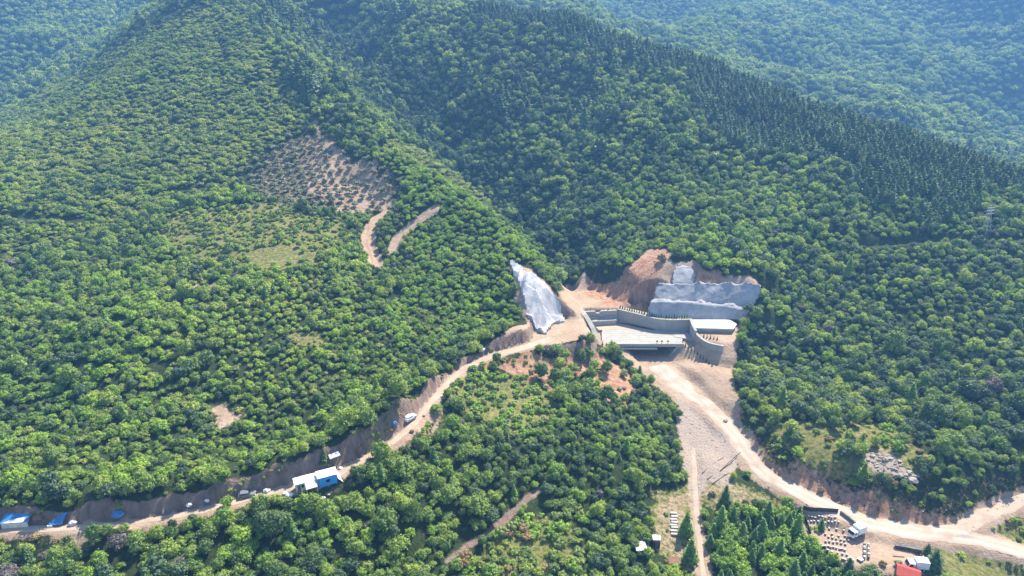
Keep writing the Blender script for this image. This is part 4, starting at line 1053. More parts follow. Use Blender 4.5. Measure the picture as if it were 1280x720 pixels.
def scatter_scrub():
    x, y = jgrid(-420, 40, 300, 620, 2.5, 12)
    k = inside('scrub', x, y) & ~inside('olives', x, y)
    for L in TRAIL: k &= nearest(x, y, L)[0] > 1.6
    for key in ('bl', 'bl2'): k &= nearest(x, y, LINES[key][0])[0] > 2.4
    k &= r_.random(len(x)) < np.clip(0.62 + 0.5 * fbm(x / 25, y / 25, 341, 3), 0, 1)
    x, y = x[k], y[k]; t = r_.random(len(x)) + 0.3 * fbm(x / 30, y / 30, 345, 2)
    s = 1.35 * np.exp(r_.normal(0, 0.3, len(x)))
    for kd, a, b_ in (('bright', -9, 0.3), ('shrub', 0.3, 0.75), ('darkbroad', 0.75, 0.86), ('scrub', 0.86, 9)):
        i = (t >= a) & (t < b_); plant(kd, x[i], y[i], s[i], r_.uniform(0.8, 1.1, i.sum()))
scatter_scrub()
def scatter_cuts():                           # bushes and grass clumps that have taken root on the road cuts
    for line, lo, hi, n, sd in (('left', 2.4, 8.5, 2600, 21), ('main', 4.0, 12, 1200, 22), ('low', 1.6, 6, 500, 23)):
        L = LINES[line][0]; r = np.random.default_rng(sd)
        k = r.integers(len(L), size=n); x = L[k, 0] + r.uniform(-hi, hi, n); y = L[k, 1] + r.uniform(-hi, hi, n)
        d, _ = nearest(x, y, L)
        ok = (d > lo) & (d < hi) & (slope_at(x, y) > 0.7) & (fbm(x / 7, y / 7, sd, 3) > 0.02) & (poly_sd(x, y, PG['works']) > 0) & (poly_sd(x, y, PG['hutfront']) > 0)
        x, y = x[ok], y[ok]; t = r.random(len(x)); s = r.uniform(0.35, 1.0, len(x))
        for kd, a, b_ in (('shrub', 0, 0.5), ('greenshrub', 0.5, 0.8), ('dryshrub', 0.8, 1.1)):
            i = (t >= a) & (t < b_); plant(kd, x[i], y[i], s[i], r.uniform(0.8, 1.2, i.sum()))
scatter_cuts()
def scatter_far():
    x, y = jgrid(-1200, 1200, 640, 1500, 7.6, 3)
    z = hz(x, y); k = in_view(x, y, z, 120, -60); x, y = x[k], y[k]
    size = 4.6 + 1.3 * fbm(x / 40, y / 40, 331, 3) + r_.uniform(-0.9, 1.2, len(x))
    plant('farbroad', x, y, size, r_.uniform(0.85, 1.25, len(x)))
    x, y = jgrid(380, 700, 345, 640, 5.5, 4)
    z = hz(x, y); k = in_view(x, y, z, 120, -60) & ~inside('pines', x, y); x, y = x[k], y[k]
    plant('farbroad', x, y, r_.uniform(2.8, 4.4, len(x)), r_.uniform(0.85, 1.25, len(x)))
scatter_far()
def scatter_pines():
    x, y = jgrid(-80, 420, 260, 660, 2.9, 5)
    k = (poly_sd(x, y, PG['pines']) + 14 * fbm(x / 18, y / 18, 611, 3) < 0) & in_view(x, y, hz(x, y), 120)
    for key in ('br',): k &= nearest(x, y, LINES[key][0])[0] > 4
    x, y = x[k], y[k]; k = r_.random(len(x)) < 0.9; x, y = x[k], y[k]
    plant('pine', x, y, r_.uniform(3.8, 7.4, len(x)), r_.uniform(0.75, 1.12, len(x)))
    x, y = jgrid(20, 120, 96, 190, 2.9, 6)
    k = inside('conifers', x, y) & (nearest(x, y, LINES['stream'][0])[0] > 2.2) & (poly_sd(x, y, PG['yard']) > 1.0) & (nearest(x, y, LINES['main'][0])[0] > 5.5)
    x, y = x[k], y[k]; t = r_.random(len(x))
    a = t < 0.40
    plant('conifer', x[a], y[a], r_.uniform(3.6, 7.2, a.sum()), r_.uniform(0.85, 1.1, a.sum()))
    a = t > 0.44
    plant('bright', x[a], y[a], r_.uniform(1.6, 2.5, a.sum()), r_.uniform(1.0, 1.3, a.sum()))
scatter_pines()
# olives in rows
ox, oy = np.meshgrid(np.arange(-40, 40), np.arange(-40, 40))
oc = np.array(PG['olives']).mean(0); th = R(24)
ox = ox.ravel() * 4.6; oy = oy.ravel() * 6.0
X = oc[0] + ox * math.cos(th) - oy * math.sin(th); Y = oc[1] + ox * math.sin(th) + oy * math.cos(th)
X += r_.normal(0, 0.28, len(X)); Y += r_.normal(0, 0.28, len(X))
k = inside('olives', X, Y) & (nearest(X, Y, LINES['orch'][0])[0] > 2.5) & (r_.random(len(X)) < 0.95)
for L in TRAIL: k &= nearest(X, Y, L)[0] > 1.5
X, Y = X[k], Y[k]
plant('olive', X, Y, r_.uniform(1.75, 2.4, len(X)), r_.uniform(0.95, 1.2, len(X)))

LANDMARKS = [((400, 600), 'near the blue-walled hut'), ((25, 690), 'below the tarpaulin shelters'), ((150, 690), 'below the blue tarpaulin heap'), ((285, 660), 'below the lone bright tree'), ((513, 525), 'near the parked white car'),
    ((630, 650), 'near the shaded lower track'), ((800, 690), 'near the cream-roofed shed'), ((840, 640), 'near the file of white boxes'), ((880, 660), 'by the stream path'), ((960, 680), 'in the grove left of the hive yard'), ((1045, 720), 'below the beehives'),
    ((1135, 705), 'near the red roof'), ((1110, 585), 'near the rubble'), ((960, 560), 'above the lower road bend'), ((1240, 640), 'near the branch road'), ((820, 470), 'near the deck channel'), ((690, 430), 'near the sandy pad'), ((940, 380), 'near the sprayed concrete'),
    ((1230, 285), 'near the pylon'), ((400, 220), 'beside the olive orchard'), ((340, 318), 'near the bare meadow patch'), ((465, 300), 'by the orchard path'), ((275, 520), 'near the small bare clearing'), ((380, 427), 'near the small grassy clearing'),
    ((60, 715), 'in the bottom left corner'), ((250, 712), 'at the bottom edge left of centre'), ((450, 700), 'at the bottom edge below the blue hut'), ((600, 560), 'in the middle of the mound'), ((760, 560), 'on the right of the mound'), ((100, 580), 'above the tarpaulin shelters'), ((280, 580), 'above the lone bright tree'),
    ((60, 480), 'on the lower left slope'), ((1220, 705), 'on the grass below the road'), ((1200, 540), 'above the rubble to the right'), ((1010, 480), 'in the wood right of the sand'), ((1230, 450), 'on the right slope at the edge'), ((1080, 380), 'on the right slope at mid height'),
    ((640, 20), 'at the top of the ridge'), ((740, 50), 'on the upper ridge'), ((850, 95), 'on the ridge above the dam'), ((950, 150), 'on the broad middle of the ridge'), ((1050, 190), 'on the lower ridge'), ((1150, 210), 'on the ridge above the bench'), ((1250, 240), 'at the right end of the ridge'),
    ((620, 220), 'in the dark ravine'), ((500, 100), 'on the slope beyond the ravine'), ((700, 150), 'on the mountain face left of the dam'), ((850, 230), 'on the mountain face above the dam')]
def region(px, py):
    return min(LANDMARKS, key=lambda l: (l[0][0] - px) ** 2 + ((l[0][1] - py) * 1.4) ** 2)[1]
NAMES = {'broad': ('broadleaf_tree', 'tree', 'rounded mid-green broadleaf tree', 'broadleaf trees of the valley'),
         'bright': ('broadleaf_tree', 'tree', 'fresh bright-green broadleaf tree', 'bright green trees of the valley'),
         'scrub': ('low_oak', 'tree', 'low dull-green spreading oak', 'low oaks of the valley'),
         'darkbroad': ('broadleaf_tree', 'tree', 'dark blue-green broadleaf tree', 'dark broadleaf trees'),
         'shrub': ('shrub', 'shrub', 'small dull-green shrub', 'dull green shrubs'), 'greenshrub': ('shrub', 'shrub', 'small bright-green shrub', 'bright green shrubs'), 'dryshrub': ('dry_bush', 'shrub', 'small dry straw-coloured bush', 'dry bushes'),
         'pine': ('pine_tree', 'tree', 'dark narrow pine', 'dark pines of the mountain'), 'conifer': ('conifer_tree', 'tree', 'pointed green conifer', 'conifers of the grove'),
         'greytree': ('bare_tree', 'tree', 'greyish half-bare broadleaf tree', 'half-bare trees'),
         'olive': ('olive_tree', 'tree', 'grey-green olive tree', 'olive trees in the orchard rows')}
def individual(kind, row, name, label, cat, group, parts, r):
    x, y, z, s, sz = row
    j, c_, t = PROTO[kind][int(r.integers(len(PROTO[kind])))]
    rz = float(r.uniform(0, 6.283))
    if parts:
        e_ = empty(name, (x, y, z), rz, label, cat, group)
        for nm, me_ in (('crown', c_), ('trunk', t)):
            o = bpy.data.objects.new(nm, me_); COL.objects.link(o); o.parent = e_; o.scale = (s, s, sz)
        return e_
    o = bpy.data.objects.new(name, j); COL.objects.link(o); o.location = (x, y, z); o.scale = (s, s, sz); o.rotation_euler.z = rz
    return tag(o, label, cat, group)
REST = {}
def split(kinds, limit, parts_px):
    rows = np.vstack([np.c_[np.vstack(PL[k]), np.full(sum(len(a) for a in PL[k]), i)] for i, k in enumerate(kinds)])
    px, py, d = project(rows[:, 0], rows[:, 1], rows[:, 2])
    w = rows[:, 3] * (0.6 if kinds[0] in ('pine', 'conifer') else 2.0) * FPX / d
    vis = (px > 4) & (px < 1276) & (py > 6) & (py < 722)
    order = np.argsort(-np.where(vis, w, -1))
    r = np.random.default_rng(5)
    take = [i for i in order[:limit] if vis[i]]
    MED = {k: float(np.median(rows[[i for i in take if rows[i, 5] == q] or [0], 3])) for q, k in enumerate(kinds)}
    for i in take:
        k = kinds[int(rows[i, 5])]
        nm, cat, lab, grp = NAMES[k]
        reg = ('in the upper' if py[i] < 205 else 'in the middle' if py[i] < 235 else 'in the lower') + (' left' if px[i] < 385 else ' right') + ' rows of the orchard' if k == 'olive' else region(px[i], py[i])
        med = MED[k]
        lab = ('large ' if rows[i, 3] > med * 1.15 else 'small ' if rows[i, 3] < med * 0.87 else 'medium-sized ') + lab.replace('small ', '')
        individual(k, rows[i, :5], nm, lab + ' ' + reg, cat, grp + ', ' + lab.split()[0] + ' ones ' + reg, w[i] > parts_px, r)
    rest = np.ones(len(rows), bool); rest[take] = False
    for i, k in enumerate(kinds):
        a = rows[rest & (rows[:, 5] == i), :5]
        if len(a): REST[k] = a
split(['broad', 'bright', 'scrub', 'darkbroad'], 300, 9)
split(['shrub', 'greenshrub', 'dryshrub'], 220, 99)
split(['conifer'], 220, 9)
split(['greytree'], 60, 9)
split(['pine'], 300, 99)
split(['olive'], 300, 99)
REST['farbroad'] = np.vstack(PL['farbroad'])

# the plants past counting: one object per kind of wood, the same plants set on points
def wood(name, kinds, label, cat):
    cl = bpy.data.collections.new(name + '_kinds')
    base = []; n0 = 0
    for k in kinds:
        for jm, c_, t in PROTO[k]:
            o = bpy.data.objects.new('%02d_%s' % (n0 + len(base), k), jm); cl.objects.link(o); base.append(k)
    r = np.random.default_rng(77)
    rows = []; idx = []
    for k in kinds:
        if k not in REST: continue
        ids = [i for i, b_ in enumerate(base) if b_ == k]
        rows.append(REST[k]); idx.append(r.choice(ids, len(REST[k])))
    rows = np.vstack(rows); idx = np.concatenate(idx)
    me = bpy.data.meshes.new(name); me.vertices.add(len(rows)); me.vertices.foreach_set('co', rows[:, :3].astype(np.float32).ravel())
    a = me.attributes.new('pick', 'INT', 'POINT'); a.data.foreach_set('value', idx.astype(np.int32))
    a = me.attributes.new('size', 'FLOAT_VECTOR', 'POINT'); a.data.foreach_set('vector', rows[:, [3, 3, 4]].astype(np.float32).ravel())
    a = me.attributes.new('turn', 'FLOAT_VECTOR', 'POINT')
    tr = np.c_[r.normal(0, 0.05, len(rows)), r.normal(0, 0.05, len(rows)), r.uniform(0, 6.283, len(rows))]
    a.data.foreach_set('vector', tr.astype(np.float32).ravel())
    o = bpy.data.objects.new(name, me); COL.objects.link(o)
    tag(o, label, cat, kind='stuff')
    g = bpy.data.node_groups.new(name, 'GeometryNodeTree')
    g.interface.new_socket('Geometry', in_out='INPUT', socket_type='NodeSocketGeometry')
    g.interface.new_socket('Geometry', in_out='OUTPUT', socket_type='NodeSocketGeometry')
    gi = g.nodes.new('NodeGroupInput'); gout = g.nodes.new('NodeGroupOutput')
    iop = g.nodes.new('GeometryNodeInstanceOnPoints'); ci = g.nodes.new('GeometryNodeCollectionInfo')
    ci.inputs['Collection'].default_value = cl; ci.inputs['Separate Children'].default_value = True; ci.inputs['Reset Children'].default_value = True
    iop.inputs['Pick Instance'].default_value = True
    def na(n_, t_):
        q = g.nodes.new('GeometryNodeInputNamedAttribute'); q.data_type = t_; q.inputs['Name'].default_value = n_; return q.outputs['Attribute']
    L_ = g.links.new
    L_(gi.outputs[0], iop.inputs['Points']); L_(ci.outputs[0], iop.inputs['Instance'])
    L_(na('pick', 'INT'), iop.inputs['Instance Index']); L_(na('size', 'FLOAT_VECTOR'), iop.inputs['Scale'])
    e2r = g.nodes.new('FunctionNodeEulerToRotation'); L_(na('turn', 'FLOAT_VECTOR'), e2r.inputs[0]); L_(e2r.outputs[0], iop.inputs['Rotation'])
    L_(iop.outputs[0], gout.inputs[0])
    md = o.modifiers.new('plants', 'NODES'); md.node_group = g

    return o
wood('broadleaf_wood', ['broad', 'bright', 'scrub', 'farbroad', 'greytree', 'darkbroad'], 'dense broadleaf forest covering the hillsides and far mountains', 'forest')
wood('pine_wood', ['pine', 'conifer'], 'dark pine belt along the mountain ridge', 'forest')
wood('undergrowth', ['shrub', 'greenshrub', 'dryshrub'], 'scattered small shrubs between the trees and on clearings', 'undergrowth')

# ------------------------------------------------------------------ huts, vehicles, hives and other small things
def yaw(p, q):
    a = G(*p); c_ = G(*q)
    return math.atan2(c_.y - a.y, c_.x - a.x)
def base(px, py, dz=0.0):
    g = G(px, py); return (g.x, g.y, g.z + dz)
def gable(mb, x0, x1, y0, y1, z, h, over=0.25, t=0.12):
    ym = (y0 + y1) / 2
    mb.prism([(x0 - over, 0), (x1 + over, 0), (x1 + over, t), (x0 - over, t)], 0, 1) if False else None
    for s_, ya in ((0, y0 - over), (1, y1 + over)):
        zz = z - over * h / (ym - y0)
        vs = [(x0 - over, ya, zz), (x1 + over, ya, zz), (x1 + over, ym, z + h), (x0 - over, ym, z + h)]
        vs += [(x, y, q + t) for x, y, q in vs]
        mb.add(vs, [(0, 1, 2, 3), (7, 6, 5, 4), (0, 4, 5, 1), (1, 5, 6, 2), (2, 6, 7, 3), (3, 7, 4, 0)])
    return mb
def sheet(mb, a, b_, c_, d, t=0.06, n=6, sag=0.12, seed=0):
    """a loose sheet over four corners, sagging and creased"""
    r = random.Random(seed); vs = []
    A_, B_, C_, D_ = map(Vector, (a, b_, c_, d))
    for j in range(n + 1):
        for i in range(n + 1):
            u, v = i / n, j / n
            p = (A_ * (1 - u) + B_ * u) * (1 - v) + (D_ * (1 - u) + C_ * u) * v
            p.z += -sag * 16 * u * (1 - u) * v * (1 - v) * 0.5 + r.uniform(-0.06, 0.06)
            vs.append(p)
    W_ = n + 1; k = len(vs)
    vs += [v - Vector((0, 0, t)) for v in vs]
    fs = []
    for j in range(n):
        for i in range(n):
            q = (j * W_ + i, j * W_ + i + 1, (j + 1) * W_ + i + 1, (j + 1) * W_ + i)
            fs += [q, tuple(x + k for x in q[::-1])]
    for i in range(n):
        for q in ((i, i + 1), (n * W_ + i + 1, n * W_ + i), ((i + 1) * W_, i * W_), (i * W_ + n, (i + 1) * W_ + n)):
            fs.append((q[0], q[0] + k, q[1] + k, q[1]))
    return mb.add(vs, fs)

# blue-walled hut on the left road
rz = yaw((372, 610), (420, 595))
hut = empty('roadside_hut', base(397, 606), rz, 'white-roofed hut with a bright blue end wall on the left dirt road', 'hut')
MB().box(0.2, 4.8, -1.5, 0.6, -1.2, 2.7).build('blue_wall', 'bluewall', hut)
MB().box(-5.4, 0.17, -0.6, 1.2, -1.2, 2.1).build('wall', 'offwhite', hut)
sheet(MB(), (-0.1, -1.7, 2.75), (5.0, -1.7, 2.75), (5.0, 0.9, 3.25), (-0.1, 0.9, 3.25), 0.1, 5, 0.05, 3).build('roof', 'white', hut)
sheet(MB(), (-5.7, -0.9, 2.12), (-0.12, -0.9, 2.12), (-0.12, 1.5, 2.6), (-5.7, 1.5, 2.6), 0.1, 5, 0.05, 4).build('roof', 'white', hut)
aw = sheet(MB(), (-3.2, -3.3, 1.55), (-0.4, -3.3, 1.6), (-0.4, -0.92, 2.05), (-3.2, -0.92, 2.0), 0.06, 5, 0.1, 5).build('awning', 'greysheet', hut)
for x in (-3.1, -0.5): MB().tube((x, -3.2, -1.0), (x, -3.2, 1.5), 0.05).build('post', 'steel', aw)
MB().box(-5.0, -4.2, -0.66, -0.61, -0.3, 1.5).build('door', 'greycar', hut)
MB().box(-4.0, -3.4, -0.66, -0.61, 0.6, 1.4).build('window', 'glass', hut)
MB().box(2.0, 3.0, -1.56, -1.51, 0.9, 1.7).build('window', 'glass', hut)
sheet(MB(), (5.0, -1.7, 1.4), (6.3, -1.6, -0.3), (6.2, 0.8, -0.1), (4.95, 0.8, 2.6), 0.06, 6, 0.1, 9).build('side_tarpaulin', 'white', hut)
for k, (dx, dy, s) in enumerate(((-7.2, -0.8, 0.8), (-8.1, 0.1, 0.6), (-7.7, -1.8, 0.5), (6.6, 3.2, 0.5), (0.4, -3.6, 0.6), (2.0, -3.2, 0.4))):
    q = Matrix.Rotation(rz, 4, 'Z') @ Vector((dx, dy, 0)); x, y = hut.location.x + q.x, hut.location.y + q.y
    o = MB().lump((0, 0, s * 0.35), s * 1.2, s * 0.9, s * 0.6, k).build('sheet_bundle', ('white', 'offwhite', 'greysheet')[k % 3]); o.location = (x, y, gz(x, y))
    tag(o, ('pale bundle heaped left of the white-roofed hut', 'pale bundle heaped left of the white-roofed hut', 'pale bundle heaped left of the white-roofed hut', 'grey-white bundle behind the right end of the blue hut', 'pale bundle below the awning of the blue hut', 'small grey bundle in front of the blue wall')[k], 'bundle', 'bundles lying around the hut')
# small shed above it
sh = empty('garden_shed', base(418, 579), yaw((405, 590), (440, 573)), 'small grey-roofed open shed just above the blue hut', 'shed')
gable(MB(), -1.2, 1.2, -0.9, 0.9, 1.5, 0.5).build('roof', 'greysheet', sh)
MB().box(-1.1, 1.1, 0.75, 0.85, -0.4, 1.48).build('wall', 'offwhite', sh)
for x in (-1.1, 1.1):
    for y in (-0.8,): MB().tube((x, y, -0.4), (x, y, 1.45), 0.05).build('post', 'wood', sh)
# tarpaulin shelters at the far left
t1 = empty('tarpaulin_shelter', base(24, 655), yaw((5, 660), (60, 656)), 'long shelter under a crumpled blue and white tarpaulin at the left edge', 'shelter')
sheet(MB(), (-3.4, -1.5, 1.3), (3.2, -1.5, 1.35), (3.0, 0.9, 2.5), (-3.0, 0.9, 2.45), 0.05, 7, 0.25, 21).build('roof_tarpaulin', 'bluetarp', t1)
sheet(MB(), (-2.9, -1.55, 1.42), (2.0, -1.55, 1.46), (2.9, -0.3, 2.05), (-0.6, -0.75, 1.8), 0.03, 6, 0.1, 22).build('patch_sheet', 'white', t1)
MB().box(-3.1, 2.8, -1.35, -1.27, -0.5, 1.22).build('front_wall', 'offwhite', t1)
sheet(MB(), (-4.4, -1.4, 0.0), (-3.45, -1.4, 1.3), (-3.05, 0.9, 2.4), (-3.9, 0.9, 0.2), 0.05, 6, 0.1, 23).build('side_tarpaulin', 'white', t1)
MB().box(2.85, 2.92, -1.2, 0.8, -0.5, 1.4).build('end_wall', 'rust', t1)
t2 = empty('tarpaulin_shelter', base(74, 656), yaw((60, 658), (100, 655)), 'smaller lean-to under a blue tarpaulin with one raised corner', 'shelter')
sheet(MB(), (-2.0, -1.1, 0.6), (1.4, -1.1, 0.75), (2.0, 1.0, 2.6), (-1.2, 1.0, 1.2), 0.05, 7, 0.3, 31).build('roof_tarpaulin', 'bluetarp', t2)
MB().box(-1.7, 1.2, 0.7, 0.78, -0.5, 1.0).build('back_wall', 'wood', t2)
MB().box(-2.0, -0.9, -1.25, -0.75, -0.4, 0.6).build('crate', 'white', t2)
for k, (px, py, s, m_, lb) in enumerate(((92, 656, 1.1, 'greysheet', 'grey sheet-covered heap right of the blue lean-to'), (50, 655, 1.3, 'rust', 'dark heap of scrap between the two tarpaulin shelters'), (148, 646, 1.5, 'bluetarp', 'blue tarpaulin heap in the shade of the left cut'),
        (237, 634, 0.75, 'white', 'white sack in the shade left of the lone bright tree'), (260, 631, 0.6, 'white', 'smaller white sack nearer the lone bright tree'), (334, 616, 0.9, 'offwhite', 'pale heap left of the blue hut by the road'), (493, 532, 1.0, 'bluetarp', 'deep blue bundle by the parked white car'),
        (603, 440, 1.0, 'white', 'white bag at the roadside below the sprayed-concrete chute'), (530, 521, 0.5, 'rock', 'small pale rock on the bare patch right of the white car'), (515, 540, 0.7, 'rust', 'red-brown clod on the road edge below the white car'))):
    o = MB().lump((0, 0, s * 0.4), s, s * 0.75, s * 0.65, 40 + k, 10, 6, 0.2).build('covered_heap', m_); o.location = base(px, py); tag(o, lb, 'heap')

def car(name, loc, rz, paint, label):
    c_ = empty(name, loc, rz, label, 'car')
    b_ = MB().prism([(-2.05, 0.3), (2.05, 0.3), (2.1, 0.62), (1.95, 0.85), (1.0, 0.95), (-1.95, 0.98), (-2.1, 0.7)], -0.86, 0.86).build('body', paint, c_)
    MB().prism([(-1.9, 0.98), (0.95, 0.955), (0.35, 1.42), (-1.45, 1.45)], -0.74, 0.74).build('cabin', paint, c_)
    MB().prism([(0.52, 1.02), (0.88, 0.99), (0.40, 1.36), (0.30, 1.36)], -0.70, 0.70).build('windscreen', 'glass', c_).location.x = 0.06
    for s_ in (-1, 1):
        MB().prism([(-1.6, 1.03), (0.55, 1.02), (0.22, 1.35), (-1.35, 1.37)], 0.735 * s_, 0.755 * s_).build('side_window', 'glass', c_)
        for x in (-1.3, 1.3):
            w_ = MB().tube((x, 0.70 * s_, 0.31), (x, 0.90 * s_, 0.31), 0.32, 0.32, 14).build('wheel', 'tyre', c_)
            MB().tube((x, 0.901 * s_, 0.31), (x, 0.915 * s_, 0.31), 0.18, 0.18, 10).build('rim', 'steel', w_)
        MB().box(2.06, 2.12, 0.5 * s_ - 0.16, 0.5 * s_ + 0.16, 0.6, 0.75).build('headlight', 'white', c_)
    return c_
car('parked_car', base(513, 526, 0.05), yaw((500, 535), (524, 520)), 'white', 'white car parked on the bare bend of the left dirt road')
car('parked_car', base(309, 621, 0.05), yaw((300, 624), (322, 619)), 'greycar', 'dark grey car parked right of the lone bright tree')
# trucks in the yard
def truck(loc, rz, label, L_=4.6):
    c_ = empty('box_truck', loc, rz, label, 'truck')
    MB().box(-L_ / 2 - 0.4, L_ / 2 - 0.6, -1.1, 1.1, 0.85, 3.0, bev=0.05).build('cargo_box', 'white', c_)
    MB().box(-L_ / 2 - 0.3, L_ / 2 + 1.0, -0.45, 0.45, 0.5, 0.84).build('chassis', 'greycar', c_)
    cb = MB().prism([(L_ / 2 - 0.45, 0.55), (L_ / 2 + 1.35, 0.55), (L_ / 2 + 1.4, 1.25), (L_ / 2 + 0.95, 2.25), (L_ / 2 - 0.45, 2.3)], -1.0, 1.0).build('cab', 'white', c_)
    MB().prism([(L_ / 2 + 1.36, 1.37), (L_ / 2 + 1.41, 1.37), (L_ / 2 + 1.06, 2.14), (L_ / 2 + 1.01, 2.14)], -0.88, 0.88).build('windscreen', 'glass', cb)
    for s_ in (-1, 1):
        MB().prism([(L_ / 2 + 0.1, 1.35), (L_ / 2 + 1.05, 1.35), (L_ / 2 + 0.8, 2.05), (L_ / 2 + 0.1, 2.05)], 1.002 * s_, 1.02 * s_).build('side_window', 'glass', cb)
        for x in (-L_ / 2 + 0.6, L_ / 2 + 0.65):
            w_ = MB().tube((x, 0.75 * s_, 0.42), (x, 1.06 * s_, 0.42), 0.42, 0.42, 14).build('wheel', 'tyre', c_)
            MB().tube((x, 1.061 * s_, 0.42), (x, 1.075 * s_, 0.42), 0.22, 0.22, 10).build('rim', 'steel', w_)
    for k in range(4): MB().box(-L_ / 2 - 0.425, -L_ / 2 - 0.401, -0.95 + k * 0.48, -0.52 + k * 0.48, 1.0, 2.85).build('door_panel', 'greysheet', c_)
    return c_
g = G(1071, 670); truck((g.x, g.y, g.z), R(205), 'white box truck parked at the corner of the hive yard', 3.0)
g = G(1147, 712); truck((g.x, g.y, g.z), R(172), 'white box truck beside the red roof at the bottom edge', 3.2)
# red roof at the bottom edge
hs = empty('red_roof_house', base(1133, 724), R(-28), 'small house with a faded red roof at the bottom edge', 'house')
MB().box(-2.2, 2.2, -1.9, 1.9, -0.6, 2.3).build('wall', 'offwhite', hs)
rf = gable(MB(), -2.3, 2.3, -2.0, 2.0, 2.3, 0.9, 0.35).build('roof', 'red', hs)
for k in range(9): MB().prism([(-2.6 + k * 0.65, 3.20), (-2.54 + k * 0.65, 3.20), (-2.54 + k * 0.65, 3.27), (-2.6 + k * 0.65, 3.27)], -0.05, 0.05).build('ridge_tile', 'red', rf)
MB().box(-0.5, 0.4, -1.96, -1.91, -0.4, 1.6).build('door', 'wood', hs)
MB().box(1.0, 1.8, -1.96, -1.91, 0.6, 1.5).build('window', 'glass', hs)
# fences round the yard
def runwall(name, pix, h, t, mat, label, cat, cap=None, down=0.5):
    L_ = dense([tuple(G(*p)) for p in pix], 1.0)[::2]
    o = wall(name, [(q[0], q[1], gz(q[0], q[1]) - down, gz(q[0], q[1]) + h) for q in L_], t, mat, cap=cap, capmat='stonewall')
    return tag(o, label, cat)
runwall('board_fence', [(1003, 639), (1020, 640), (1047, 642)], 1.3, 0.12, 'hedge', 'dark board fence along the back of the hive yard', 'fence')
runwall('yard_wall', [(1050, 643), (1060, 650), (1073, 663)], 1.1, 0.4, 'stonewall', 'dark low wall between the hive yard and the road', 'wall')
runwall('board_fence', [(1004, 643), (1008, 655), (1013, 670)], 1.2, 0.12, 'hedge', 'dark board fence along the left side of the hive yard', 'fence')
runwall('low_kerb_wall', [(1149, 686), (1153, 692), (1154, 704)], 0.5, 0.3, 'conc_w', 'thin white kerb wall right of the woodpile', 'wall')
# beehives
HB = MB().box(-0.27, 0.27, -0.24, 0.24, 0.14, 0.5).mesh('body', MAT['hive'])
HL = MB().box(-0.32, 0.32, -0.29, 0.29, 0.503, 0.60, bev=0.02).mesh('lid', MAT['hive'])
HS = MB().box(-0.24, 0.24, -0.2, -0.12, -0.05, 0.137).box(-0.24, 0.24, 0.12, 0.2, -0.05, 0.137).mesh('stand', MAT['wood'])
HE = MB().box(-0.2, 0.2, -0.26, -0.241, 0.16, 0.30).mesh('entrance', MAT['hedge'])
rows = [((1011, 647), (1044, 648), 9, 'back row of the yard'), ((1009, 653), (1048, 654), 10, 'second row from the back of the yard'), ((1036, 661), (1054, 664), 3, 'sparse third row'), ((1031, 668), (1056, 671), 4, 'fourth row'), ((1036, 672), (1060, 677), 6, 'fifth row'),
        ((1032, 677), (1056, 681), 6, 'sixth row'), ((1024, 682), (1056, 688), 10, 'long front row'), ((1034, 689), (1058, 695), 5, 'last row by the trees'), ((1052, 700), (1056, 701), 2, 'pair at the yard corner')]
for a, b_, n, lb in rows:
    for k in range(n):
        t = k / max(1, n - 1)
        g = G(a[0] * (1 - t) + b_[0] * t + random.uniform(-0.6, 0.6), a[1] * (1 - t) + b_[1] * t + 1.0 + random.uniform(-0.4, 0.4))
        e_ = empty('beehive', g, R(-8) + random.uniform(-0.15, 0.15), 'small white beehive with a flat lid, ' + lb, 'beehive', 'beehives, ' + lb)
        for nm, me_ in (('body', HB), ('lid', HL), ('stand', HS), ('entrance', HE)):
            o = bpy.data.objects.new(nm, me_); COL.objects.link(o); o.parent = e_; o.scale = (0.85, 0.85, 0.95)
# stacked drums, pallets, woodpile
for i in range(6):
    for j in range(2):
        g = G(1080 + j * 5, 683 + i * 3.2)
        o = MB().tube((0, 0, 0), (0, 0, 0.85), 0.32, 0.32, 12).tube((0, 0, 0.28), (0, 0, 0.31), 0.34, 0.34, 12).tube((0, 0, 0.56), (0, 0, 0.59), 0.34, 0.34, 12).build('drum', 'greysheet' if (i + j) % 2 else 'stonewall')
        o.location = g; tag(o, 'grey drum in the double row right of the hives', 'drum', 'double row of drums in the yard')
for k, (px, py, lb) in enumerate(((1063, 702, 'left of two pale pallet stacks below the hives'), (1075, 701, 'right of two pale pallet stacks below the hives'))):
    e_ = empty('pallet_stack', base(px, py), R(10 + 20 * k), lb, 'pallets')
    for q in range(4):
        for y in (-0.5, -0.17, 0.17, 0.5): MB().box(-0.6, 0.6, y - 0.1, y + 0.1, 0.1 + q * 0.16, 0.125 + q * 0.16).build('slat', 'offwhite', e_)
        for x in (-0.5, 0, 0.5): MB().box(x - 0.05, x + 0.05, -0.6, 0.6, q * 0.16, 0.098 + q * 0.16).build('bearer', 'wood', e_)
wp_a, wp_b = G(1118, 684), G(1150, 692)
wp = empty('woodpile', (wp_a + wp_b) / 2, math.atan2(wp_b.y - wp_a.y, wp_b.x - wp_a.x), 'long dark woodpile under a grey cover below the road fork', 'woodpile')
Lw = (wp_b - wp_a).length / 2
cov = MB()
for k in range(int(Lw * 2 / 0.34)):
    for j in range(4):
        x = -Lw + 0.2 + k * 0.34 + (j % 2) * 0.15; rr = random.uniform(0.12, 0.17)
        cov.tube((x, -0.55 + random.uniform(-0.1, 0.05), -0.02 + 0.15 + j * 0.27), (x, 0.5, 0.15 + j * 0.27), rr, rr, 7)
o = cov.build('log', 'wood', wp); tag(o, 'dark log ends facing the yard', kind='stuff')
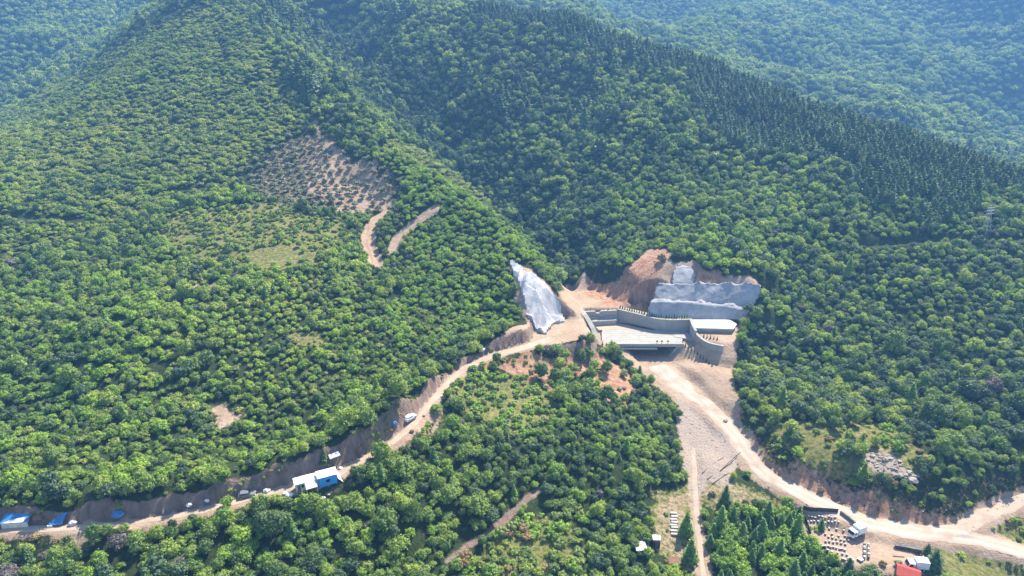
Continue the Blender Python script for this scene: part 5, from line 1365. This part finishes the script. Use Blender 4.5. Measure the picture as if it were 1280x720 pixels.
sheet(MB(), (-Lw - 0.1, -0.6, 1.22), (Lw + 0.1, -0.6, 1.25), (Lw + 0.1, 0.7, 1.28), (-Lw - 0.1, 0.7, 1.24), 0.06, 10, 0.1, 71).build('cover_sheet', 'stonewall', wp)
o = MB().box(-1.4, 1.4, -0.12, 0.12, 0.0, 0.14).build('beam', 'wood'); o.location = base(1123, 696); o.rotation_euler.z = R(-6); tag(o, 'single dark beam lying on the sand above the red roof', 'beam')
# boxes beside the stream path and the sheds below them
for k in range(8):
    g = G(842 + (k % 2), 643 + k * 3.7)
    o = MB().box(-0.85, 0.85, -0.3, 0.3, 0.0, 0.42, bev=0.03).build('long_box', 'hive'); o.location = g; o.rotation_euler.z = R(-4 + random.uniform(-4, 4)); MB().box(-0.9, 0.9, -0.35, 0.35, 0.423, 0.5, bev=0.02).build('lid', 'hive', o)
    tag(o, 'long low white box in the file left of the stream path', 'box', 'file of low boxes by the stream')
s1 = empty('lean_to_shed', base(800, 690), R(8), 'low shed with a flat cream roof among bottom-centre trees', 'shed')
MB().box(-1.2, 1.2, -1.2, 1.2, -0.3, 1.6).build('wall', 'wood', s1); sheet(MB(), (-1.5, -1.5, 1.7), (1.5, -1.5, 1.7), (1.5, 1.5, 2.0), (-1.5, 1.5, 2.0), 0.08, 4, 0.05, 81).build('roof', 'offwhite', s1)
s2 = empty('tall_shed', base(820, 683), R(-6), 'narrow shed with a white roof and dark front, right of the cream-roofed shed', 'shed')
MB().box(-0.9, 0.9, -0.8, 1.0, -0.3, 2.1).build('wall', 'hedge', s2); sheet(MB(), (-1.0, -0.4, 2.2), (1.0, -0.4, 2.2), (1.0, 1.2, 2.5), (-1.0, 1.2, 2.5), 0.08, 4, 0.03, 82).build('roof', 'white', s2); MB().box(-0.4, 0.4, -0.86, -0.81, -0.2, 1.7).build('door', 'wood', s2)
s3 = empty('rusty_shelter', base(842, 708), R(3), 'rust-brown roofed shelter beside the stream path at the bottom', 'shelter')
sheet(MB(), (-1.5, -1.0, 1.5), (1.5, -1.0, 1.5), (1.5, 1.0, 1.8), (-1.5, 1.0, 1.8), 0.08, 5, 0.08, 83).build('roof', 'rust', s3)
for x in (-1.3, 1.3):
    for y in (-0.8, 0.8): MB().tube((x, y, -0.3), (x, y, 1.55), 0.06).build('post', 'wood', s3)
# rubble on the terrace
rb = MB(); rr = random.Random(4); pr = np.array(PG['rubble']); lo, hi = pr.min(0), pr.max(0)
n_ = 0
while n_ < 170:
    x, y = rr.uniform(lo[0], hi[0]), rr.uniform(lo[1], hi[1])
    if poly_sd(np.array([x]), np.array([y]), PG['rubble'])[0] < -0.3:
        s = 0.12 + 0.5 * rr.random() ** 3; rb.lump((x, y, gz(x, y) + s * 0.2), s * rr.uniform(0.8, 1.6), s, s * 0.7, n_, 5, 3, 0.3); n_ += 1
tag(rb.build('rubble', 'rock'), 'pale broken rubble spilled over the dry terrace above the road', 'rubble', kind='stuff')
for px, py, s, lb in ((1141, 603, 1.1, 'large white boulder at the lower right tip of the rubble'), (1106, 576, 0.8, 'grey-white boulder at the upper edge of the rubble'), (1125, 597, 0.8, 'pale boulder at the lower edge of the rubble'), (1077, 549, 0.55, 'small white rock above the rubble'), (907, 527, 0.7, 'grey stone at the left edge of the lower road')):
    o = MB().lump((0, 0, s * 0.4), s * 1.2, s, s * 0.75, int(px), 9, 6, 0.22).build('boulder', 'rock'); o.location = base(px, py); tag(o, lb, 'boulder')
# loose stones along cuts and channel
st = MB(); rr = random.Random(9)
for key, cnt, mx in (('gravel', 260, 0.16), ('bank', 260, 0.26), ('redscarp', 70, 0.3), ('orange', 60, 0.35), ('streamside', 80, 0.2)):
    pr = np.array(PG[key]); lo, hi = pr.min(0), pr.max(0); c_ = 0
    xs = np.array([[rr.uniform(lo[0], hi[0]), rr.uniform(lo[1], hi[1])] for _ in range(cnt * 5)])
    ok = poly_sd(xs[:, 0], xs[:, 1], PG[key]) < 0
    dm_, _ = nearest(xs[:, 0], xs[:, 1], LINES['main'][0]); ok &= dm_ > 3.6
    for x, y in xs[ok][:cnt]:
        s = 0.08 + mx * rr.random() ** 2; st.lump((x, y, gz(x, y) + s * 0.15), s * rr.uniform(0.8, 1.5), s, s * 0.7, int(x * 97 + y * 13) & 9999, 5, 3, 0.3)
tag(st.build('loose_stones', 'rock'), 'loose stones on the channel gravel and road cuts', 'stones', kind='stuff')
# driftwood beside the channel
for k, (a, b_) in enumerate((((878, 592), (905, 572)), ((884, 600), (915, 580)), ((900, 590), (926, 566)), ((890, 606), (912, 592)))):
    p, q = G(*a), G(*b_); mid = (p + q) / 2; d = (q - p) / 2
    mb = MB().tube(-d + Vector((0, 0, 0.2)), Vector((0.15, 0.1, 0.35)), 0.16, 0.12).tube((0.15, 0.1, 0.35), d + Vector((0, 0, 0.25)), 0.12, 0.05).tube((0.15, 0.1, 0.35), d * 0.5 + Vector((0.5, 0.5, 0.6)), 0.07, 0.03)
    o = mb.build('dead_trunk', 'bark'); o.location = mid; tag(o, ('longest grey dead trunk on the gravel bank left of the road bend', 'dead trunk lying just below the longest one', 'dead trunk nearest the road on the gravel bank', 'short dead trunk lowest on the gravel bank')[k], 'log', 'dead trunks on the gravel bank')

# ------------------------------------------------------------------ single plants that stand out
r1 = np.random.default_rng(91)
def single(kind, px, py, s, zs, name, label, cat='tree'):
    g = G(px, py)
    return individual(kind, (g.x, g.y, g.z - 0.05, s, s * zs), name, label, cat, None, True, r1)
single('bright', 284, 633, 1.75, 1.3, 'lone_tree', 'lone bright yellow-green tree on the edge of the left road')
single('conifer', 406, 584, 4.2, 1.0, 'conifer_tree', 'slim bluish conifer in the shade behind the white-roofed hut')
single('bright', 545, 516, 2.4, 0.8, 'round_bush', 'bright lime-green round bush on the bare bend of the left road', 'bush')
single('conifer', 906, 630, 6.2, 1.0, 'conifer_tree', 'dark lone conifer above the grove, right of the stream path')
single('conifer', 857, 668, 7.0, 1.0, 'conifer_tree', 'dark conifer between the white boxes and the stream path')
single('conifer', 862, 702, 7.0, 1.05, 'conifer_tree', 'bushy conifer left of the stream path near the bottom edge')
single('broad', 846, 588, 2.3, 1.7, 'broadleaf_tree', 'tall tree at the left edge of the gravel channel')
single('broad', 828, 596, 2.6, 1.3, 'broadleaf_tree', 'round tree beside the tall one at the left edge of the channel')
single('greytree', 1240, 492, 3.4, 1.2, 'bare_tree', 'purplish grey half-bare tree on the right slope')
single('greytree', 1035, 418, 2.4, 1.2, 'bare_tree', 'purplish grey tree in the wood right of the sprayed concrete')
single('dryshrub', 827, 327, 2.4, 1.5, 'dry_tree', 'brown dried-out tree at the top of the orange slope')
single('dryshrub', 579, 712, 2.0, 1.7, 'dry_tree', 'orange-brown dead conifer at the bottom of the shaded track')
single('conifer', 1026, 662, 3.6, 1.0, 'conifer_tree', 'small pointed tree standing inside the hive yard')
single('greenshrub', 1020, 664, 1.3, 1.0, 'yard_bush', 'green bush beside the pointed tree inside the hive yard', 'bush')
single('greenshrub', 1012, 662, 0.9, 1.0, 'yard_bush', 'yellowish bush near the left fence of the hive yard', 'bush')
single('dryshrub', 1103, 706, 1.2, 1.2, 'dark_bush', 'dark brownish bush on the sand left of the red roof', 'bush')
single('olive', 1121, 708, 1.3, 1.2, 'yard_tree', 'grey-green little tree touching the red roof', 'tree')
single('bright', 926, 428, 2.4, 1.2, 'broadleaf_tree', 'bright yellow-green tree at the corner of the wood beside the dam')
single('conifer', 1078, 600, 5.5, 1.0, 'conifer_tree', 'slim conifer at the left end of the rubble')
single('conifer', 1075, 565, 6.0, 1.0, 'conifer_tree', 'tall conifer above the left end of the rubble')
single('pine', 1165, 716, 7.0, 1.0, 'pine_tree', 'dark pine on the grass right of the red roof')
single('pine', 1158, 694, 3.5, 1.0, 'pine_tree', 'small dark pine just above the dark pine on the grass')
for px, py, s in ((700, 462, 2.6), (716, 466, 2.5), (706, 448, 2.2), (726, 452, 2.4), (738, 448, 2.0), (743, 462, 2.2), (694, 474, 2.2)):
    single('broad', px, py, s, 1.15, 'broadleaf_tree', 'dark round tree in the clump on the red scarp left of the deck')['group'] = 'clump on the red scarp'
for px, py, s in ((385, 338, 3.2), (420, 335, 3.0), (445, 336, 3.4), (432, 322, 2.8), (438, 300, 2.6), (412, 318, 2.2)):
    single('broad', px, py + 3, s, 1.1, 'broadleaf_tree', 'big dark round tree between the meadow and the orchard path')['group'] = 'big trees below the orchard'
# young cypresses planted along the dam walls
def sapling(x, y, z, h, label, grp):
    j, c_, t = PROTO['cypress'][int(r1.integers(2))]
    o = bpy.data.objects.new('cypress_sapling', j); COL.objects.link(o); o.location = (x, y, z); o.scale = (h * 1.5, h * 1.5, h); o.rotation_euler.z = r1.uniform(0, 6)
    tag(o, label, 'sapling', grp)
Lw1 = dense([p[:3] for p in W1], 0.5)
nrm = np.gradient(Lw1[:, :2], axis=0); nrm /= np.linalg.norm(nrm, axis=1)[:, None]
for k in range(2, len(Lw1) - 1, 2):
    x = Lw1[k, 0] - nrm[k, 1] * 1.2; y = Lw1[k, 1] + nrm[k, 0] * 1.2
    sapling(x, y, float(np.interp(k, np.linspace(0, len(Lw1) - 1, len(W1)), [p[3] for p in W1])) - 0.16, r1.uniform(1.5, 2.3), 'dark cypress sapling in the row behind the long bent wall', 'saplings behind the bent wall')
for k in range(9):
    if k in (3, 4): continue
    t = k / 8; x = q0[0] * (1 - t) + q1[0] * t; y = q0[1] + 1.6
    sapling(x, y, max(gz(x, y), 22.6), r1.uniform(1.2, 1.9), 'dark cypress sapling in the row behind the upper weir wall', 'saplings behind the weir')
for k in range(11):
    t = k / 10; g = G(853 + 37 * t, 431 + 27 * t)
    sapling(g.x, g.y, g.z, r1.uniform(1.4, 2.1), 'cypress sapling in the slanting row below the curved wing wall', 'saplings below the wing wall')
for k in range(5):
    t = k / 4; g = G(880 + 17 * t, 423 + 3 * t)
    sapling(g.x, g.y + 0.6, gz(g.x, g.y + 0.6), r1.uniform(1.3, 1.9), 'cypress sapling in the short row behind the curved wing wall', 'saplings behind the wing wall')
for px, py in ((753, 432), (758, 433), (746, 418), (752, 417.5)):
    g = G(px, py); sapling(g.x, g.y, g.z, 1.8, 'lone cypress sapling by the left end of the deck', 'saplings at the left end of the deck')

# ------------------------------------------------------------------ pylon and power lines
g = G(1231, 292); PH = 11.5
py_ = empty('power_pylon', g, R(20), 'thin pale lattice pylon in the scrub at the right edge', 'pylon')
def rad(z): return 1.15 * (1 - z / PH) + 0.22
for sx in (-1, 1):
    for sy in (-1, 1): MB().tube((sx * rad(0), sy * rad(0), -0.5), (sx * rad(PH), sy * rad(PH), PH), 0.06, 0.04, 5).build('leg', 'steel', py_)
br = MB(); zz = [0, 2.2, 4.2, 6.0, 7.6, 9.0, 10.3, PH]
for a, b_ in zip(zz[:-1], zz[1:]):
    for s_ in (-1, 1):
        br.tube((-rad(a), s_ * rad(a), a), (rad(b_), s_ * rad(b_), b_), 0.03, n=4).tube((rad(a), s_ * rad(a), a), (-rad(b_), s_ * rad(b_), b_), 0.03, n=4)
        br.tube((s_ * rad(a), -rad(a), a), (s_ * rad(b_), rad(b_), b_), 0.03, n=4).tube((s_ * rad(a), rad(a), a), (s_ * rad(b_), -rad(b_), b_), 0.03, n=4)
br.build('lattice', 'steel', py_)
for z in (8.6, 9.9, 11.2): MB().box(-2.2, 2.2, -0.09, 0.09, z, z + 0.16).build('cross_arm', 'steel', py_)
pl_top = Vector((g.x, g.y, g.z))
gp = G(604, 262); PH2 = 9.0
pole = empty('power_pole', gp, 0, 'slim pole on the skyline of the left spur carrying the wires', 'pole')
MB().tube((0, 0, -0.5), (0, 0, PH2), 0.14, 0.10, 7).build('shaft', 'steel', pole)
for z in (6.4, 7.7, 9.0): MB().box(-0.09, 0.09, -1.2, 1.2, z - 0.16, z).build('cross_arm', 'steel', pole)
for k, (za, zb) in enumerate(((8.6, 6.4), (9.9, 7.7), (11.2, 9.0))):
    a = pl_top + Vector((-1.5, -0.6, za)); b_ = gp + Vector((0, -0.8, zb)); mb = MB(); pr_ = None
    for i in range(25):
        t = i / 24; q = a.lerp(b_, t); q.z -= 9 * t * (1 - t)
        if pr_ is not None: mb.tube(pr_, q, 0.035, n=4)
        pr_ = q
    o = mb.build('power_line', 'cable'); tag(o, ('lowest', 'middle', 'topmost')[k] + ' of the three thin wires strung across the valley', 'wire', 'wires across the valley')

# ------------------------------------------------------------------ air
hx0, hx1, hy0, hy1 = GX[0] - 5, GX[-1] + 5, GY[0] - 5, GY[-1] + 5
hb = MB().box(hx0, hx1, hy0, hy1, float(vz.min()) - 1.5, max(float(vz.max()) + 16, CAM_H + 20)).build('haze', None)
m = bpy.data.materials.new('haze_air'); m.use_nodes = True
nt = m.node_tree; nt.nodes.remove(nt.nodes['Principled BSDF'])
pv = N(nt, 'ShaderNodeVolumePrincipled')
pv.inputs['Color'].default_value = (0.22, 0.50, 1.0, 1)
pv.inputs['Density'].default_value = 0.00030
pv.inputs['Anisotropy'].default_value = 0.2
nt.links.new(pv.outputs[0], nt.nodes['Material Output'].inputs['Volume'])
hb.data.materials.append(m); tag(hb, 'thin blue summer haze over the valley', 'haze', kind='stuff')
